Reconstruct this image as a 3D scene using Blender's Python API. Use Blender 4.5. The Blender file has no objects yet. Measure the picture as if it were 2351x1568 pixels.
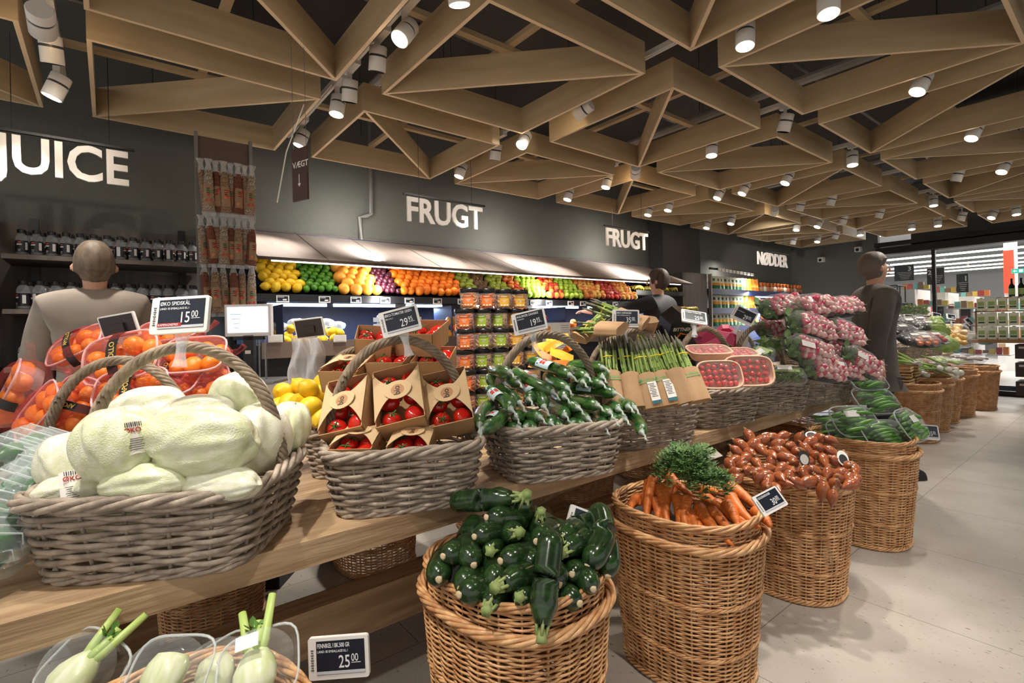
import bpy, math, random
import numpy as np
from mathutils import Matrix, Vector
random.seed(7)
PI=math.pi
S=bpy.context.scene
COL=S.collection
# ------------------------------------------------------------------ camera
YAW,ROLL,FPX,SHP,CAMH=.8993,-.0232,1161.07,-32.81,1.3
_F=np.array([-math.sin(YAW),math.cos(YAW),0.]); _R=np.array([math.cos(YAW),math.sin(YAW),0.]); _U=np.array([0,0,1.])
_R2=_R*math.cos(ROLL)+_U*math.sin(ROLL); _U2=-_R*math.sin(ROLL)+_U*math.cos(ROLL)
CAM=np.array([0,0,CAMH])
cd=bpy.data.cameras.new('camera'); cam=bpy.data.objects.new('camera',cd); COL.objects.link(cam)
cd.lens=36*FPX/2351; cd.sensor_width=36; cd.shift_y=SHP/2351; cd.clip_start=.05; cd.clip_end=100
m=Matrix.Identity(4)
for i in range(3):
    m[i][0]=_R2[i]; m[i][1]=_U2[i]; m[i][2]=-_F[i]; m[i][3]=CAM[i]
cam.matrix_world=m; S.camera=cam
def ray(px,py): return _F+_R2*(px-1175.5)/FPX-_U2*(py-784-SHP)/FPX
def atZ(px,py,Z): return CAM+ray(px,py)*Z
def atz(px,py,z):
    d=ray(px,py); return CAM+d*((z-CAMH)/d[2])
def atX(px,py,X):
    d=ray(px,py); return CAM+d*(X/d[0])
def atY(px,py,Y):
    d=ray(px,py); return CAM+d*(Y/d[1])
# ------------------------------------------------------------------ world, view, lights
w=bpy.data.worlds.new('world'); S.world=w; w.use_nodes=True
w.node_tree.nodes['Background'].inputs[0].default_value=(1,.95,.9,1)
w.node_tree.nodes['Background'].inputs[1].default_value=.72
S.view_settings.view_transform='Standard'; S.view_settings.look='None'; S.view_settings.gamma=1
S.view_settings.exposure=0.0; S.view_settings.use_curve_mapping=False
CEIL=2.75          # underside of the timber lattice
SPOT_W=102.         # one track spotlight
WALLX=-4.7; FARY=11.35
def lamp(kind,name,loc,energy,color=(1,.93,.84),target=None,size=.1,angle=60,sy=None,blend=.6):
    l=bpy.data.lights.new(name,kind); l.energy=energy; l.color=color
    o=bpy.data.objects.new(name,l); COL.objects.link(o); o.location=loc
    if kind=='SPOT': l.spot_size=math.radians(angle); l.spot_blend=blend; l.shadow_soft_size=size
    if kind=='AREA':
        l.size=size
        if sy: l.shape='RECTANGLE'; l.size_y=sy
    if kind=='POINT': l.shadow_soft_size=size
    if target is not None:
        o.rotation_euler=(Vector(target)-Vector(loc)).to_track_quat('-Z','Y').to_euler()
    return o
# the general light of the hall behind the glass (its rows of light lines)
lamp('AREA','hall_luminaire',(-3,17,4.2),900,(1,.98,.95),(-3,17,0),9,sy=8)
# ------------------------------------------------------------------ materials
def lin(c):
    return tuple(((x/255)/12.92 if x/255<=.04045 else ((x/255+.055)/1.055)**2.4) for x in c)
MATS={}
def mat(name,c,rough=.6,c2=None,scale=8,bump=0,metal=0,spec=.5,emit=0,stretch=None,trans=0,alpha=1,coat=0,det=3,bscale=None,sss=0,ramp=(.35,.65)):
    if name in MATS: return MATS[name]
    M=bpy.data.materials.new(name); M.use_nodes=True; nt=M.node_tree; b=nt.nodes['Principled BSDF']
    c=lin(c); b.inputs['Base Color'].default_value=(*c,1); b.inputs['Roughness'].default_value=rough
    b.inputs['Metallic'].default_value=metal; b.inputs['Specular IOR Level'].default_value=spec
    b.inputs['Coat Weight'].default_value=coat; b.inputs['Coat Roughness'].default_value=.12
    if trans: b.inputs['Transmission Weight'].default_value=trans; b.inputs['IOR'].default_value=1.2
    b.inputs['Alpha'].default_value=alpha
    if emit: b.inputs['Emission Color'].default_value=(*c,1); b.inputs['Emission Strength'].default_value=emit
    if c2 is not None or bump:
        tc=nt.nodes.new('ShaderNodeTexCoord'); mp=nt.nodes.new('ShaderNodeMapping'); no=nt.nodes.new('ShaderNodeTexNoise')
        nt.links.new(tc.outputs['Object'],mp.inputs[0]); nt.links.new(mp.outputs[0],no.inputs['Vector'])
        if stretch: mp.inputs['Scale'].default_value=stretch
        no.inputs['Scale'].default_value=scale; no.inputs['Detail'].default_value=det
        if c2 is not None:
            r=nt.nodes.new('ShaderNodeValToRGB'); r.color_ramp.elements[0].position=ramp[0]; r.color_ramp.elements[1].position=ramp[1]
            r.color_ramp.elements[0].color=(*c,1); r.color_ramp.elements[1].color=(*lin(c2),1)
            nt.links.new(no.outputs[0],r.inputs[0]); nt.links.new(r.outputs[0],b.inputs['Base Color'])
        if bump:
            bp=nt.nodes.new('ShaderNodeBump'); bp.inputs['Strength'].default_value=bump; bp.inputs['Distance'].default_value=.01
            src=no
            if bscale:
                src=nt.nodes.new('ShaderNodeTexNoise'); src.inputs['Scale'].default_value=bscale; nt.links.new(mp.outputs[0],src.inputs['Vector'])
            nt.links.new(src.outputs[0],bp.inputs['Height']); nt.links.new(bp.outputs[0],b.inputs['Normal'])
    MATS[name]=M; return M
def film(name,c=(255,255,255),alpha=.05,rough=.12,bump=.6,scale=40):
    """thin clear plastic: mostly transparent, with a glossy wrinkled reflection"""
    if name in MATS: return MATS[name]
    M=bpy.data.materials.new(name); M.use_nodes=True; nt=M.node_tree; nt.nodes.clear()
    out=nt.nodes.new('ShaderNodeOutputMaterial'); mix=nt.nodes.new('ShaderNodeMixShader'); tr=nt.nodes.new('ShaderNodeBsdfTransparent')
    b=nt.nodes.new('ShaderNodeBsdfPrincipled'); b.inputs['Base Color'].default_value=(*lin(c),1); b.inputs['Roughness'].default_value=rough
    b.inputs['Specular IOR Level'].default_value=1
    lw=nt.nodes.new('ShaderNodeLayerWeight'); lw.inputs[0].default_value=.35
    ma=nt.nodes.new('ShaderNodeMath'); ma.operation='MULTIPLY_ADD'; ma.inputs[1].default_value=.22; ma.inputs[2].default_value=alpha; ma.use_clamp=True
    nt.links.new(lw.outputs['Facing'],ma.inputs[0]); nt.links.new(ma.outputs[0],mix.inputs[0])
    tc=nt.nodes.new('ShaderNodeTexCoord'); no=nt.nodes.new('ShaderNodeTexNoise'); no.inputs['Scale'].default_value=scale
    bp=nt.nodes.new('ShaderNodeBump'); bp.inputs['Strength'].default_value=bump; bp.inputs['Distance'].default_value=.01
    nt.links.new(tc.outputs['Object'],no.inputs['Vector']); nt.links.new(no.outputs[0],bp.inputs['Height'])
    nt.links.new(bp.outputs[0],b.inputs['Normal']); nt.links.new(bp.outputs[0],lw.inputs['Normal'])
    nt.links.new(tr.outputs[0],mix.inputs[1]); nt.links.new(b.outputs[0],mix.inputs[2]); nt.links.new(mix.outputs[0],out.inputs[0])
    MATS[name]=M; return M
def plain(c,rough=.6,emit=0,**k): return mat('paint_%d_%d_%d_%d_%d'%(*c,int(rough*100),int(emit*10)),c,rough,emit=emit,**k)
# ------------------------------------------------------------------ mesh building
class MB:
    def __init__(s): s.v=[];s.f=[];s.m=[];s.n=0
    def add(s,v,f,mi=0):
        v=np.asarray(v,float).reshape(-1,3); o=s.n; s.v.append(v); s.n+=len(v)
        s.f.extend([tuple(i+o for i in q) for q in f]); s.m.extend([mi]*len(f)); return s
    def box(s,c,d,mi=0,rz=0,M=None):
        x,y,z=[k/2 for k in d]
        v=np.array([(a*x,b*y,e*z) for a in(-1,1) for b in(-1,1) for e in(-1,1)],float)
        if M is not None: v=v@np.array(M.to_3x3()).T
        if rz: cs,sn=math.cos(rz),math.sin(rz); v=v@np.array([[cs,sn,0],[-sn,cs,0],[0,0,1]])
        return s.add(v+np.array(c,float),[(0,1,3,2),(4,6,7,5),(0,4,5,1),(2,3,7,6),(0,2,6,4),(1,5,7,3)],mi)
    def tube(s,pts,r,n=6,closed=False,caps=True,mi=0,up=(0,0,1),flat=1.):
        p=np.asarray(pts,float); N=len(p)
        if closed: t=np.roll(p,-1,0)-np.roll(p,1,0)
        else:
            t=np.empty_like(p); t[1:-1]=p[2:]-p[:-2]; t[0]=p[1]-p[0]; t[-1]=p[-1]-p[-2]
        t/=np.linalg.norm(t,axis=1)[:,None]+1e-12
        u=np.tile(np.array(up,float),(N,1)); a=np.cross(t,u); l=np.linalg.norm(a,axis=1)
        bad=l<1e-3; a[bad]=np.cross(t[bad],(1.,0,0)); a/=np.linalg.norm(a,axis=1)[:,None]
        b=np.cross(a,t); rr=np.broadcast_to(np.asarray(r,float),(N,))
        ang=np.arange(n)*2*PI/n
        v=p[:,None,:]+rr[:,None,None]*(np.cos(ang)[None,:,None]*a[:,None,:]+flat*np.sin(ang)[None,:,None]*b[:,None,:])
        f=[]; K=N if closed else N-1
        for i in range(K):
            j=(i+1)%N
            for k in range(n): l2=(k+1)%n; f.append((i*n+k,i*n+l2,j*n+l2,j*n+k))
        if caps and not closed: f+= [tuple(range(n))[::-1],tuple((N-1)*n+k for k in range(n))]
        return s.add(v.reshape(-1,3),f,mi)
    def lathe(s,prof,n=12,mi=0,c=(0,0,0),axis='z',wob=0,sx=1,sy=1,seed=0):
        rnd=random.Random(seed); v=[];f=[];K=len(prof); ph=[rnd.random()*6.3 for _ in range(3)]
        for i,(r,z) in enumerate(prof):
            for k in range(n):
                a=2*PI*k/n; q=r*(1+wob*(math.sin(3*a+ph[0]+i)+.6*math.sin(5*a+ph[1]-i)))
                v.append((q*math.cos(a)*sx,q*math.sin(a)*sy,z))
        for i in range(K-1):
            for k in range(n): l=(k+1)%n; f.append((i*n+k,i*n+l,(i+1)*n+l,(i+1)*n+k))
        f+=[tuple(range(n))[::-1],tuple((K-1)*n+k for k in range(n))]
        v=np.array(v)
        if axis=='x': v=v[:,[2,0,1]]
        if axis=='y': v=v[:,[1,2,0]]
        return s.add(v+np.array(c,float),f,mi)
    def grid(s,fn,nu,nv,mi=0,wrap=False):
        v=[fn(i/(nu if wrap else nu-1),j/(nv-1)) for j in range(nv) for i in range(nu)]; f=[]
        for j in range(nv-1):
            for i in range(nu if wrap else nu-1): k=(i+1)%nu; f.append((j*nu+i,j*nu+k,(j+1)*nu+k,(j+1)*nu+i))
        return s.add(v,f,mi)
    def prism(s,poly,z0,z1,mi=0):
        n=len(poly); v=[(x,y,z0) for x,y in poly]+[(x,y,z1) for x,y in poly]
        return s.add(v,[tuple(range(n))[::-1],tuple(range(n,2*n))]+[(i,(i+1)%n,n+(i+1)%n,n+i) for i in range(n)],mi)
    def mesh(s,name,mats,smooth=True):
        me=bpy.data.meshes.new(name); me.from_pydata(np.concatenate(s.v).tolist(),[],s.f)
        for x in (mats if isinstance(mats,(list,tuple)) else [mats]): me.materials.append(x)
        if len(set(s.m))>1: me.polygons.foreach_set('material_index',s.m)
        if smooth:
            me.polygons.foreach_set('use_smooth',[True]*len(s.f))
            if smooth!='all':
                try: me.set_sharp_from_angle(angle=math.radians(42))
                except Exception: pass
        me.update(); return me
    def obj(s,name,mats,parent=None,loc=(0,0,0),rot=(0,0,0),smooth=True):
        return place(name,s.mesh(name,mats,smooth),parent,loc,rot)
def place(name,me,parent=None,loc=(0,0,0),rot=(0,0,0),scale=None):
    o=bpy.data.objects.new(name,me); COL.objects.link(o); o.location=loc; o.rotation_euler=rot
    if scale is not None: o.scale=scale if hasattr(scale,'__len__') else (scale,)*3
    if parent is not None: o.parent=parent
    return o
def tag(o,label,cat,group=None,kind=None):
    o['label']=label; o['category']=cat
    if group: o['group']=group
    if kind: o['kind']=kind
    return o
def thing(name,label,cat,loc=(0,0,0),rz=0,group=None,rot=None):
    o=bpy.data.objects.new(name,None); COL.objects.link(o); o.location=loc; o.rotation_euler=rot if rot is not None else (0,0,rz); o.empty_display_size=.05
    return tag(o,label,cat,group)
def kids(o): return [c for c in ALLOBJ() if c.parent==o]
def ALLOBJ(): return bpy.data.objects
def dup(root,loc,rot=None,label=None,group=None,tree=None,scale=None):
    r=root.copy(); COL.objects.link(r); r.location=loc
    if rot is not None: r.rotation_euler=rot if hasattr(rot,'__len__') else (0,0,rot)
    if scale is not None: r.scale=scale if hasattr(scale,'__len__') else (scale,)*3
    if label: r['label']=label
    if group: r['group']=group
    for ch in list(root.children):
        c=ch.copy(); COL.objects.link(c); c.parent=r
        for g in list(ch.children): d=g.copy(); COL.objects.link(d); d.parent=c
    return r
def struct(name,mb,ms,smooth=False):
    o=mb.obj(name,ms,smooth=smooth); o['kind']='structure'; return o
_tm={}
def text_mb(txt,size,ext=.001,bold=0.,align='LEFT',shear=0,sx=1):
    key=(txt,size,ext,bold,align,shear,sx)
    if key in _tm: return _tm[key]
    c=bpy.data.curves.new('lettering','FONT'); c.body=txt; c.size=size; c.extrude=ext; c.offset=bold; c.align_x=align; c.shear=shear; c.resolution_u=3
    o=bpy.data.objects.new('lettering',c); COL.objects.link(o)
    bpy.context.view_layer.update()
    dg=bpy.context.evaluated_depsgraph_get(); me=bpy.data.meshes.new_from_object(o.evaluated_get(dg))
    v=np.array([tuple(x.co) for x in me.vertices]).reshape(-1,3); v[:,0]*=sx; f=[tuple(p.vertices) for p in me.polygons]
    bpy.data.objects.remove(o); bpy.data.curves.remove(c); bpy.data.meshes.remove(me)
    _tm[key]=(v,f); return v,f
def txt(mb,t,size,M,mi=0,**k):
    v,f=text_mb(t,size,**k)
    if len(v): M=np.array(M); mb.add(v@M[:3,:3].T+M[:3,3],f,mi)
def frame(o,x,y):
    """4x4 matrix from origin and x, y axes"""
    x=np.array(x,float);x/=np.linalg.norm(x); y=np.array(y,float); y-=x*(x@y); y/=np.linalg.norm(y); z=np.cross(x,y)
    M=np.eye(4); M[:3,0]=x;M[:3,1]=y;M[:3,2]=z;M[:3,3]=o; return M
# ================================================================== room shell
M_wall=mat('grey_wall_paint',(92,93,87),.75,(98,98,92),scale=60,bump=.15)
M_dark=mat('dark_soffit_paint',(66,62,58),.85,(58,55,52),scale=2)
M_black=plain((18,18,20),.45); M_blackm=plain((28,28,32),.35)
M_white=plain((232,230,226),.4); M_metal=mat('brushed_steel',(150,150,150),.35,metal=.9)
def floor_mat():
    M=bpy.data.materials.new('speckled_stone_tiles'); M.use_nodes=True; nt=M.node_tree; b=nt.nodes['Principled BSDF']; N=nt.nodes.new; L=nt.links.new
    tc=N('ShaderNodeTexCoord'); mp=N('ShaderNodeMapping'); L(tc.outputs['Object'],mp.inputs[0]); mp.inputs['Location'].default_value=(.12,.18,0); mp.inputs['Rotation'].default_value=(0,0,PI/2)
    br=N('ShaderNodeTexBrick'); L(mp.outputs[0],br.inputs[0]); br.inputs['Scale'].default_value=1; br.inputs['Brick Width'].default_value=.86; br.inputs['Row Height'].default_value=.86
    br.inputs['Mortar Size'].default_value=.0022; br.inputs['Mortar Smooth'].default_value=.3; br.offset=.37; br.inputs['Color1'].default_value=(*lin((196,190,180)),1); br.inputs['Color2'].default_value=(*lin((190,184,174)),1); br.inputs['Mortar'].default_value=(*lin((120,114,106)),1)
    no=N('ShaderNodeTexNoise'); no.inputs['Scale'].default_value=3; no.inputs['Detail'].default_value=5; L(tc.outputs['Object'],no.inputs[0])
    r=N('ShaderNodeValToRGB'); r.color_ramp.elements[0].position=.3; r.color_ramp.elements[0].color=(.78,.76,.75,1); r.color_ramp.elements[1].position=.7; r.color_ramp.elements[1].color=(1,1,1,1); L(no.outputs[0],r.inputs[0])
    m1=N('ShaderNodeMixRGB'); m1.blend_type='MULTIPLY'; m1.inputs[0].default_value=1; L(br.outputs[0],m1.inputs[1]); L(r.outputs[0],m1.inputs[2])
    mp2=N('ShaderNodeMapping'); mp2.inputs['Scale'].default_value=(38,95,1); L(tc.outputs['Object'],mp2.inputs[0]); n2=N('ShaderNodeTexNoise'); n2.inputs['Scale'].default_value=1; n2.inputs['Detail'].default_value=2; L(mp2.outputs[0],n2.inputs[0])
    r2=N('ShaderNodeValToRGB'); r2.color_ramp.elements[0].position=.29; r2.color_ramp.elements[0].color=(.42,.38,.35,1); r2.color_ramp.elements[1].position=.34; r2.color_ramp.elements[1].color=(1,1,1,1); L(n2.outputs[0],r2.inputs[0])
    m2=N('ShaderNodeMixRGB'); m2.blend_type='MULTIPLY'; m2.inputs[0].default_value=1; L(m1.outputs[0],m2.inputs[1]); L(r2.outputs[0],m2.inputs[2])
    L(m2.outputs[0],b.inputs['Base Color']); b.inputs['Roughness'].default_value=.42
    return M
mb=MB(); mb.box((-1,5.6,-.05),(12,14.8,.1)); struct('floor',mb,floor_mat())
mb=MB(); mb.box((-1,4.8,3.75),(12,13.2,.1)); struct('ceiling',mb,M_dark)
mb=MB(); mb.box((WALLX-.06,4.6,1.85),(.12,13.5,3.7)); struct('wall_left',mb,M_wall)
# dark recessed strip and pier between fruit display and nut shelves
# far wall: closed part, header over the glass and wall above it
GL=-3.15
mb=MB(); mb.box(((WALLX+GL)/2,FARY+.06,1.85),(GL-WALLX,.12,3.7)); mb.box((1,FARY+.06,3.15),(5+abs(GL)-.86+.0,.12,1.1)); struct('wall_far',mb,M_wall)
mb=MB(); mb.box((GL+4,FARY-.03,2.545),(8.,.22,.12)); mb.box((GL+4,FARY-.06,2.66),(8.,.3,.07)); mb.box((GL+4,FARY,.04),(8.,.1,.08))
for x in (GL+.02,-2.33,-1.05,.3): mb.box((x,FARY,1.25),(.05,.08,2.5))
struct('window_1',mb,M_black)
glass=film('clear_pane',(200,215,225),.05,.02,0)
mb=MB(); mb.box((GL+4,FARY+.01,1.27),(7.9,.008,2.4)); o=struct('window_2',mb,glass)
# services above the lattice
def pipe(pts,r,nm,label,m,cat='pipe',group=None):
    mb=MB(); mb.tube(pts,r,8); return tag(mb.obj(nm,m),label,cat,group)
M_pipe=mat('galvanised_pipe',(120,118,114),.4,metal=.6)
for i,x in enumerate((-3.75,-2.75,-1.6,-.5)):
    pipe([(x,-.8,3.2),(x,11.2,3.2)],.018,'conduit_pipe','thin grey conduit pipe running lengthwise above the timber ceiling lattice',M_pipe,group='thin pipes above the lattice')
for i,y in enumerate((1.55,4.1,6.9)):
    pipe([(-4.6,y,3.1),(2.5,y,3.1)],.035,'sprinkler_pipe','thick pale pipe crossing above the timber ceiling lattice',plain((165,160,152),.4),group='thick pipes crossing above the lattice')
mb=MB(); mb.box((-.3,7.4,3.35),(2.4,.5,.35)); mb.box((-.9,9,3.4),(1.6,.4,.3)); tag(mb.obj('air_duct',plain((172,170,165),.5),smooth=False),'pale boxed air duct above the lattice on the right','duct')
# ================================================================== ceiling lattice
M_ply=mat('birch_ply',(198,176,140),.55,(184,161,124),scale=2.2,stretch=(1,1,9),det=6,bump=.03)
M_plyedge=plain((232,208,170),.5)
PT=1.398; SD=1.10; BH=.185; TH=.02
def beam(mb,a,b,th=TH,inset=0):
    a=np.array(a);b=np.array(b);d=b-a;L=np.hypot(*d);d/=L;a=a+d*inset;b=b-d*inset;n=np.array([-d[1],d[0]])*th/2
    z0,z1=CEIL,CEIL+BH
    P=[a-n,b-n,b+n,a+n]
    v=[(p[0],p[1],z0) for p in P]+[(p[0],p[1],z1) for p in P]
    mb.add(v,[(4,5,6,7),(0,1,5,4),(1,2,6,5),(2,3,7,6),(3,0,4,7)],0); mb.add(v[:4],[(3,2,1,0)],1)
colx=[-4.30,-2.90,-1.49,-.085,1.32]
import itertools
def module(x,y,kind,label,group):
    t=thing('lattice_module',label,'ceiling lattice',(x,y,CEIL),0,group)
    c=[(x,y),(x+SD,y),(x+SD,y+SD),(x,y+SD)]
    h=TH/2
    for a,b in ((c[0],c[1]),(c[1],c[2]),(c[2],c[3]),(c[3],c[0])):
        mb=MB(); beam(mb,a,b,inset=-h if a[1]==b[1] else h); o=mb.obj('side_board',[M_ply,M_plyedge],t,smooth=False); o.location=(-x,-y,-CEIL)
    mb=MB(); beam(mb,*((c[0],c[2]) if kind=='A' else (c[1],c[3])),inset=.02); o=mb.obj('diagonal_board',[M_ply,M_plyedge],t,smooth=False); o.location=(-x,-y,-CEIL)
    return t
CN=['column along left wall','second column from left wall','third column from left wall','column over right aisle','outermost right column']
for ci in range(5):
    for r in range(-1,8):
        if ci>=3 and r>(2 if ci==3 else 1): continue
        if ci==4 and r<0: continue
        x=colx[ci]; y=-.055+PT*r if r>=0 else -.055-PT+.04
        if y+SD>FARY: y=FARY-SD-.03
        k='A' if (ci+r)%2==0 else 'B'
        rn='row closest overhead' if r<0 else '%s row from the camera'%('first second third fourth fifth sixth seventh eighth'.split()[r])
        module(x,y,k,'square ply ceiling module, %s, %s'%(CN[ci],rn),'ceiling lattice modules')
# slim battens that tie modules together
mb0=MB(); mb0.box((0,0,0),(.045,PT*6.9,.03)); bm_=mb0.mesh('batten',M_ply,False)
for i,x in enumerate((-3.75,-2.35,-.95)):
    o=place('batten',bm_,None,(x,-.2+PT*3.45,CEIL+BH+.016)); tag(o,'slim pale batten lying lengthwise on top of the lattice, '+('nearest the wall','middle one','rightmost one')[i],'batten','lengthwise ceiling battens')
mb0=MB(); mb0.box((0,0,0),(5.9,.045,.03)); bm2=mb0.mesh('batten',M_ply,False)
for r in range(8):
    for dy in (.55,):
        o=place('batten',bm2,None,(-1.45,-.055+PT*r+dy,CEIL+BH+.047)); tag(o,'slim pale batten crossing on top of the lattice modules towards the left wall','batten','crosswise ceiling battens')
# suspension wires
mbw=MB()
for ci in range(4):
    for r in range(0,6):
        for dx in (.05,SD-.05): mbw.tube([(0,0,-.09),(0,0,.71)],.003,4) if mbw.n==0 else None
wire=mbw.mesh('suspension_wire',M_black)
for ci in range(3):
    for r in range(6):
        for dx,dy in ((.3,.3),(.8,.8)):
            tag(place('suspension_wire',wire,None,(colx[ci]+dx,-.055+PT*r+dy,CEIL+BH+.06)),'thin dark wire holding up the ceiling lattice','wire','lattice suspension wires')
# ================================================================== tracks and spotlights
M_lampw=plain((225,222,216),.35); M_lit=mat('lit_lens',(255,236,205),.3,emit=22); M_off=plain((60,58,55),.4)
def spot_meshes():
    b=MB(); b.lathe([(.0455,-.062),(.047,-.06),(.047,.01)],20); b.lathe([(.047,.022),(.047,.062),(.044,.066),(.01,.066)],20)
    v=MB(); v.lathe([(.043,.008),(.043,.024)],20)
    l=MB(); l.lathe([(.001,-.0635),(.041,-.0635)],20)
    return b.mesh('housing',M_lampw),v.mesh('vent_ring',M_off),l.mesh('lens',M_lit,False),l.mesh('lens',M_off,False)
HB,HV,HL,HO=spot_meshes()
ad=MB(); ad.box((0,0,.045),(.17,.04,.05)); ADM=ad.mesh('driver_box',M_lampw,False)
yk=MB(); yk.box((0,0,0),(.012,.03,.09)); YKM=yk.mesh('yoke',M_lampw,False)
TRK={0:-.2,1:1.18,2:2.58,3:3.99,4:5.41,5:6.83,6:8.24,7:9.6}
tname={0:'by the juice letters',1:'second from the left',2:'above the first fruit letters',3:'third along the fruit wall',4:'above the second fruit letters',5:'fifth along the fruit wall',6:'above the nut letters',7:'nearest the glass front'}
for g,y in TRK.items():
    mb=MB(); L=5.4; mb.box((-1.7,y,2.93),(L,.034,.03)); mb.box((-1.7,y,2.912),(L,.012,.012))
    tag(mb.obj('lighting_track',M_lampw,smooth=False),'long white lighting track across the ceiling, %s'%tname[g],'lighting track')
LAMPS=[(95,50,'J'),(118,115,0),(130,200,1),(930,75,'C'),(867,135,0),(803,210,0),(775,243,1),(692,312,1),(1058,392,'W'),(1138,350,0),(1203,322,'C'),(1339,252,'F'),(1306,447,'W'),(1394,418,'W'),(1459,395,'G'),(1634,342,1),(1803,283,0),(2115,192,'L'),(1711,82,1),(1902,5,1),(1957,365,1),(2237,303,'L'),(2305,383,'L'),(2199,403,0),(2143,462,1),(2209,497,0),(2280,492,'L'),(2333,483,1),(1652,445,'L'),(1709,434,'L'),(1808,409,'L'),(1909,460,0),(1838,473,0),(1536,473,'L'),(1490,484,1),(1680,505,1),(1624,515,1),(1779,485,'N'),(1830,520,'L'),(1880,513,'L'),(1937,505,0),(2020,490,0),(1975,532,1),(1919,540,0),(1822,553,0),(1878,548,'L'),(2093,518,1),(2153,510,1)]
for X_,Y_ in ((-1.15,-.2),(-1.75,-.2),(-.3,1.18),(-1.5,1.18),(-.2,-.2),(-1.8,1.18),(.4,2.58)): LAMPS.append((X_,Y_,'X'))  # added spotlights out of view, fill light for the near baskets
gs=[-.137,.815,1.775,2.76,3.73,4.72,5.72,6.7]
for px,py,md in LAMPS:
    if md=='X':
        best=(0,min(TRK,key=lambda q:abs(TRK[q]-py)),(px,py,2.74))
    else: best=None
    for i,g in enumerate(gs):
        d=ray(px,py)
        if md=='X' or g*1.45/d[1]<=0: continue
        p=atY(px,py,TRK[i]); e=abs(p[2]-2.74)
        if best is None or e<best[0]: best=(e,i,p)
    e,i,p=best; X,Y=float(p[0]),TRK[i]; Z=min(max(float(p[2]),2.6),2.79)
    if md=='L': tgt=(X-.55,Y-.9,.9)
    elif md=='C': tgt=(X+.35,Y-1.3,1.0)
    elif md=='W': tgt=(WALLX,Y-.2,1.9)
    elif md=='X': tgt=(X-.35,Y+.45,.8)
    elif md==1: tgt=(X+.1,Y-.35,.8)
    else: tgt=(X-.6,Y+.1,1.)
    SG={'J':(-3.8,-.2,2.3),'F':(-3.8,2.32,2.3),'G':(-3.8,4.8,2.3),'N':(-3.8,8.5,2.3)}
    if md in SG: tgt=SG[md]
    elif X<-3.3 and md!=0: tgt=(X-.15,Y-.5,1.3)
    d=Vector(tgt)-Vector((X,Y,Z)); rot=(-d).to_track_quat('Z','Y').to_euler()
    state='unlit' if md==0 else {'L':'tilted left','C':'glaring at the camera','W':'aimed at the fruit','J':'turned to letters','F':'turned to letters','G':'turned to letters','N':'turned to letters',1:'pointing down','X':'added as unseen fill'}[md]
    nm=('left' if X<-3.4 else 'middle' if X<-1.9 else 'right')
    t=thing('track_spotlight','white spotlight, %s, %s part of track %s'%(state,nm,tname[i]),'spotlight',(X,Y,Z),0,'spotlights on the track '+tname[i])
    hb=place('housing',HB,t,(0,0,0),rot); place('vent_ring',HV,hb); place('lens',HL if md!=0 else HO,hb)
    place('yoke',YKM,t,(0,0,.09)); place('driver_box',ADM,t,(0.05,0,2.93-Z-.065))
    u=d.normalized(); 
    lamp('SPOT','spotlight_beam',(X+u[0]*.07,Y+u[1]*.07,Z+u[2]*.07),SPOT_W*(.75 if md==0 else ({'J':.13,'N':1.1}.get(md,.34) if md in SG else 1)),(1,.925,.84),tgt,.02 if md in SG else .035,46 if md in SG else 62,blend=.8)
# ================================================================== hanging letters
def sign_letters(y0,y1,text,label,xp=-3.8,z0=2.205,capz=.205,ch=None):
    """flat cut-out letters hanging on a thin rail, facing +X; word from y0 to y1"""
    size=capz/.73; v,f=text_mb(text,size,.008,bold=.011*size*2)
    w=v[:,0].max()-v[:,0].min(); sx=(y1-y0)/w
    t=thing('hanging_letters',label,'sign',(xp,y0,z0))
    mb=MB(); P=v.copy(); P[:,0]=(P[:,0]-v[:,0].min())*sx
    mb.add(np.stack([P[:,2],P[:,0],P[:,1]],1),f); o=mb.obj('letters',M_sign,t,smooth=False)
    mb=MB(); mb.box((0,(y1-y0)/2,capz+.012),(.02,(y1-y0)+.06,.014)); mb.obj('rail',M_black,t,smooth=False)
    for k in (.15,.85):
        mb=MB(); mb.tube([(0,(y1-y0)*k,capz+.02),(0,(y1-y0)*k,.75)],.002,4); mb.obj('wire',M_black,t)
M_sign=plain((238,234,228),.5)
sign_letters(-.485,.105,'JUICE','large white letters reading JUICE hanging before the grey wall at left')
sign_letters(1.94,2.70,'FRUGT','white letters reading FRUGT above the fruit display, the larger nearer word')
sign_letters(4.41,5.17,'FRUGT','white letters reading FRUGT above the fruit display, the smaller farther word')
sign_letters(7.97,9.03,'NØDDER','white letters reading NØDDER above the nut shelves in the corner')
# VAEGT hanging sign
p0,p1,p2,p3=[atZ(*q,2.6) for q in ((673,345),(704,330),(704,455),(676,470))]
t=thing('hanging_sign','narrow brown hanging sign reading VÆGT with a down arrow','sign',(-2.70,.78,1.97))
mb=MB(); mb.box((0,0,.14),(.115,.012,.27),rz=math.radians(21)); mb.obj('board',plain((74,48,42),.5),t,smooth=False)
Mx=frame((.004+.03,-.055,.15),(-.0,1,0),(0,0,1)); u=np.array([math.cos(math.radians(21)),math.sin(math.radians(21)),0]); nrm=np.array([u[1],-u[0],0])
M1=frame(nrm*.0075-u*.05+np.array([0,0,.175]),u,(0,0,1)); mb=MB(); txt(mb,'VÆGT',.043,M1,ext=.0006,bold=.0005)
q=nrm*.0075; mb.box(tuple(q+np.array([0,0,.115])),(.004,.002,.05),rz=math.radians(21)); a=np.array([0,0,.075])+q
mb.add([a,a+u*.012+(0,0,.018),a-u*.012+(0,0,.018)],[(0,1,2)]); mb.obj('lettering',M_sign,t,smooth=False)
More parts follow.
